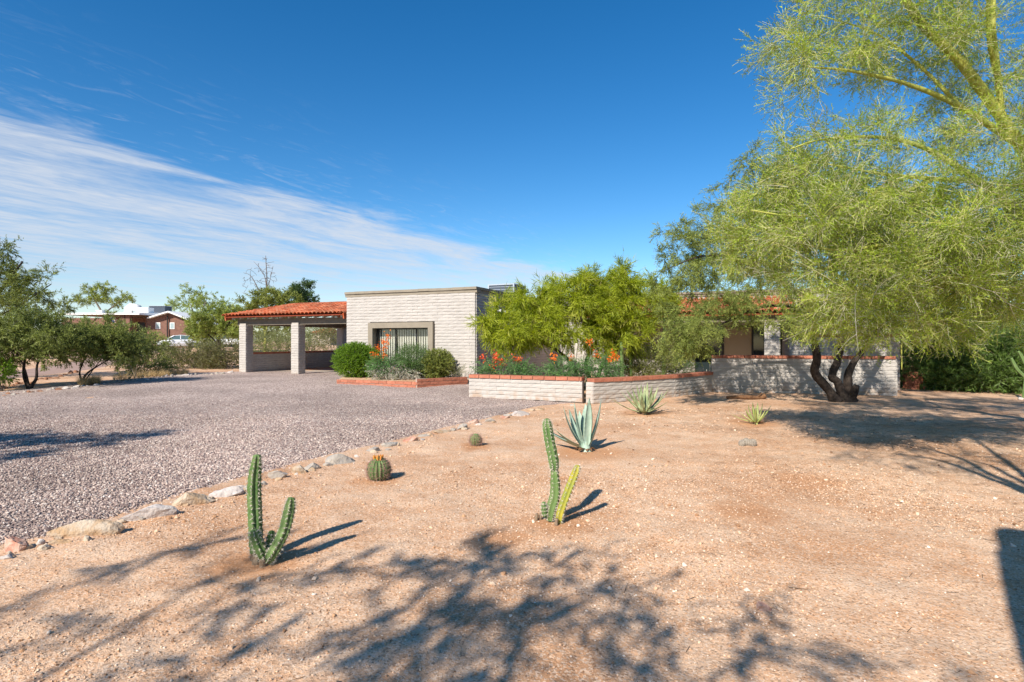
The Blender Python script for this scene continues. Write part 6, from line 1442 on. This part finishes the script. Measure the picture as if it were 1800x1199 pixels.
    for xa in (-wb, wb):
        for s_ in (-1, 1):
            mb = MB(); mb.tube([(xa, s_*.70, wr), (xa, s_*.92, wr)], [wr, wr], 16); w_ = ob('wheel', mb.mesh('wheel', M['rubber']))
            mb = MB(); mb.tube([(xa, s_*.915, wr), (xa, s_*.935, wr)], [wr*.62, wr*.58], 12); ob('rim', mb.mesh('rim', M['rim']), w_)
    return t
cx = (314-900)*.0655
vehicle('parked_car', 'white sedan parked in front of the neighbour brick house', 'car', (cx, 65.5, float(gz_base(np.array([cx]), np.array([65.5]))[0])), math.radians(180+35), 'sedan')
cx = (400-900)*.0600
vehicle('pickup_truck', 'white pickup with a ladder rack half hidden by the tree left of the carport', 'pickup truck', (cx, 60, float(gz_base(np.array([cx]), np.array([60.]))[0])), math.radians(190), 'pickup')
# a far house with an orange roof seen through the carport
FD = 110; fk = FD/F; fx = lambda px: (px-900)*fk; fz = lambda py: HC+(600-py)*fk
t = thing('far_house', 'far house with an orange tile roof seen through the carport', 'house', (fx(562), FD, .7))
mb = MB(); mb.abox(fx(548), FD, .3, fx(580), FD+8, fz(585)); obj('wall', mb.mesh('wall', M['stucco']), t)
mb = MB(); mb.add([(fx(545), FD-.6, fz(585)), (fx(583), FD-.6, fz(585)), (fx(583), FD+8.6, fz(585)), (fx(545), FD+8.6, fz(585)), (fx(556), FD+4, fz(577)), (fx(572), FD+4, fz(577))], [(0, 1, 5, 4), (1, 2, 5), (2, 3, 4, 5), (3, 0, 4), (3, 2, 1, 0)]); obj('roof', mb.mesh('roof', M['tile']), t)

# ------------------------------------------------------------------ what stands beside and behind the camera (it shades the yard)
def shade_tree(name, label, base, h, spread, seed, n_t, n_s, lean=(0, 0), tpl=T_mq_far, lm='lf_mq2', rk=.012):
    b = np.array(base); top = b+np.array([lean[0], lean[1], h*.62]); r_ = rg(seed)
    L_ = [([b, b+np.array([lean[0]*.3, lean[1]*.3, h*.3]), top], .13, .07)]
    bl_ = []
    for q in range(7):
        a = q*.9+seed; d_ = np.array([math.cos(a)*spread*.75, math.sin(a)*spread*.75, h*.16*(1+(q % 3)*.6)]); L_.append(([top-np.array([0, 0, h*.2]), top+d_*.5, top+d_], .06, .012)); bl_.append((*(top+d_), spread*.42, spread*.42, h*.10))
    return tree(name, label, tuple(b), L_, bl_, tpl, n_t, n_s, M[lm], M['bark_dark'], seed, rk=rk, start=.2)
shade_tree('mesquite_tree', 'mesquite standing behind the camera to the left', (-5.2, -4.3, 0), 5.2, 2.5, 201, 100, 500)
shade_tree('mesquite_tree', 'mesquite standing behind the camera, nearest the lens', (-2.7, -3.2, 0), 5.2, 1.9, 202, 80, 330)
shade_tree('palo_verde_tree', 'palo verde standing right of the camera, outside the picture', (4.7, -.7, 0), 6.0, 1.75, 204, 130, 800, lean=(-1.5, 2.7), lm='lf_pv', tpl=T_pv, rk=.016)
shade_tree('mesquite_tree', 'mesquite beside the gravel, outside the left border', (-10.6, 3.4, 0), 4.6, 1.5, 203, 90, 1000)
# unseen saguaro shape, added to throw the round topped shadow at the right border
gs = (.72, -1.0); t = thing('shadow_caster_cactus', 'unseen one armed saguaro shape added behind the camera to cast a shadow', 'cactus', (gs[0], gs[1], 0))
stem(t, 'stem', [(gs[0], gs[1], -.05), (gs[0], gs[1], 2.4), (gs[0]-.02, gs[1]+.02, 4.75)], [.24, .27, .29, .29, .29, .28, .27, .24, .14], 14, .14, M['cactus'], sp=False, bump=0)
stem(t, 'arm', [(gs[0]-.08, gs[1]+.05, 1.9), (gs[0]-.22, gs[1]+.13, 2.0), (gs[0]-.26, gs[1]+.16, 2.4), (gs[0]-.12, gs[1]+.07, 4.3)], [.16, .19, .20, .20, .19, .12], 12, .14, M['cactus'], sp=False, bump=0)  # arm shaped to widen the left side of the cast shadow
print('TRIS', sum(sum(len(p.vertices)-2 for p in o.data.polygons) for o in S.objects if o.type == 'MESH')); print('objects', len(bpy.data.objects), 'tris', sum(sum(len(p.vertices)-2 for p in m.polygons) if len(m.polygons) < 2000 else 2*len(m.polygons) for m in bpy.data.meshes))
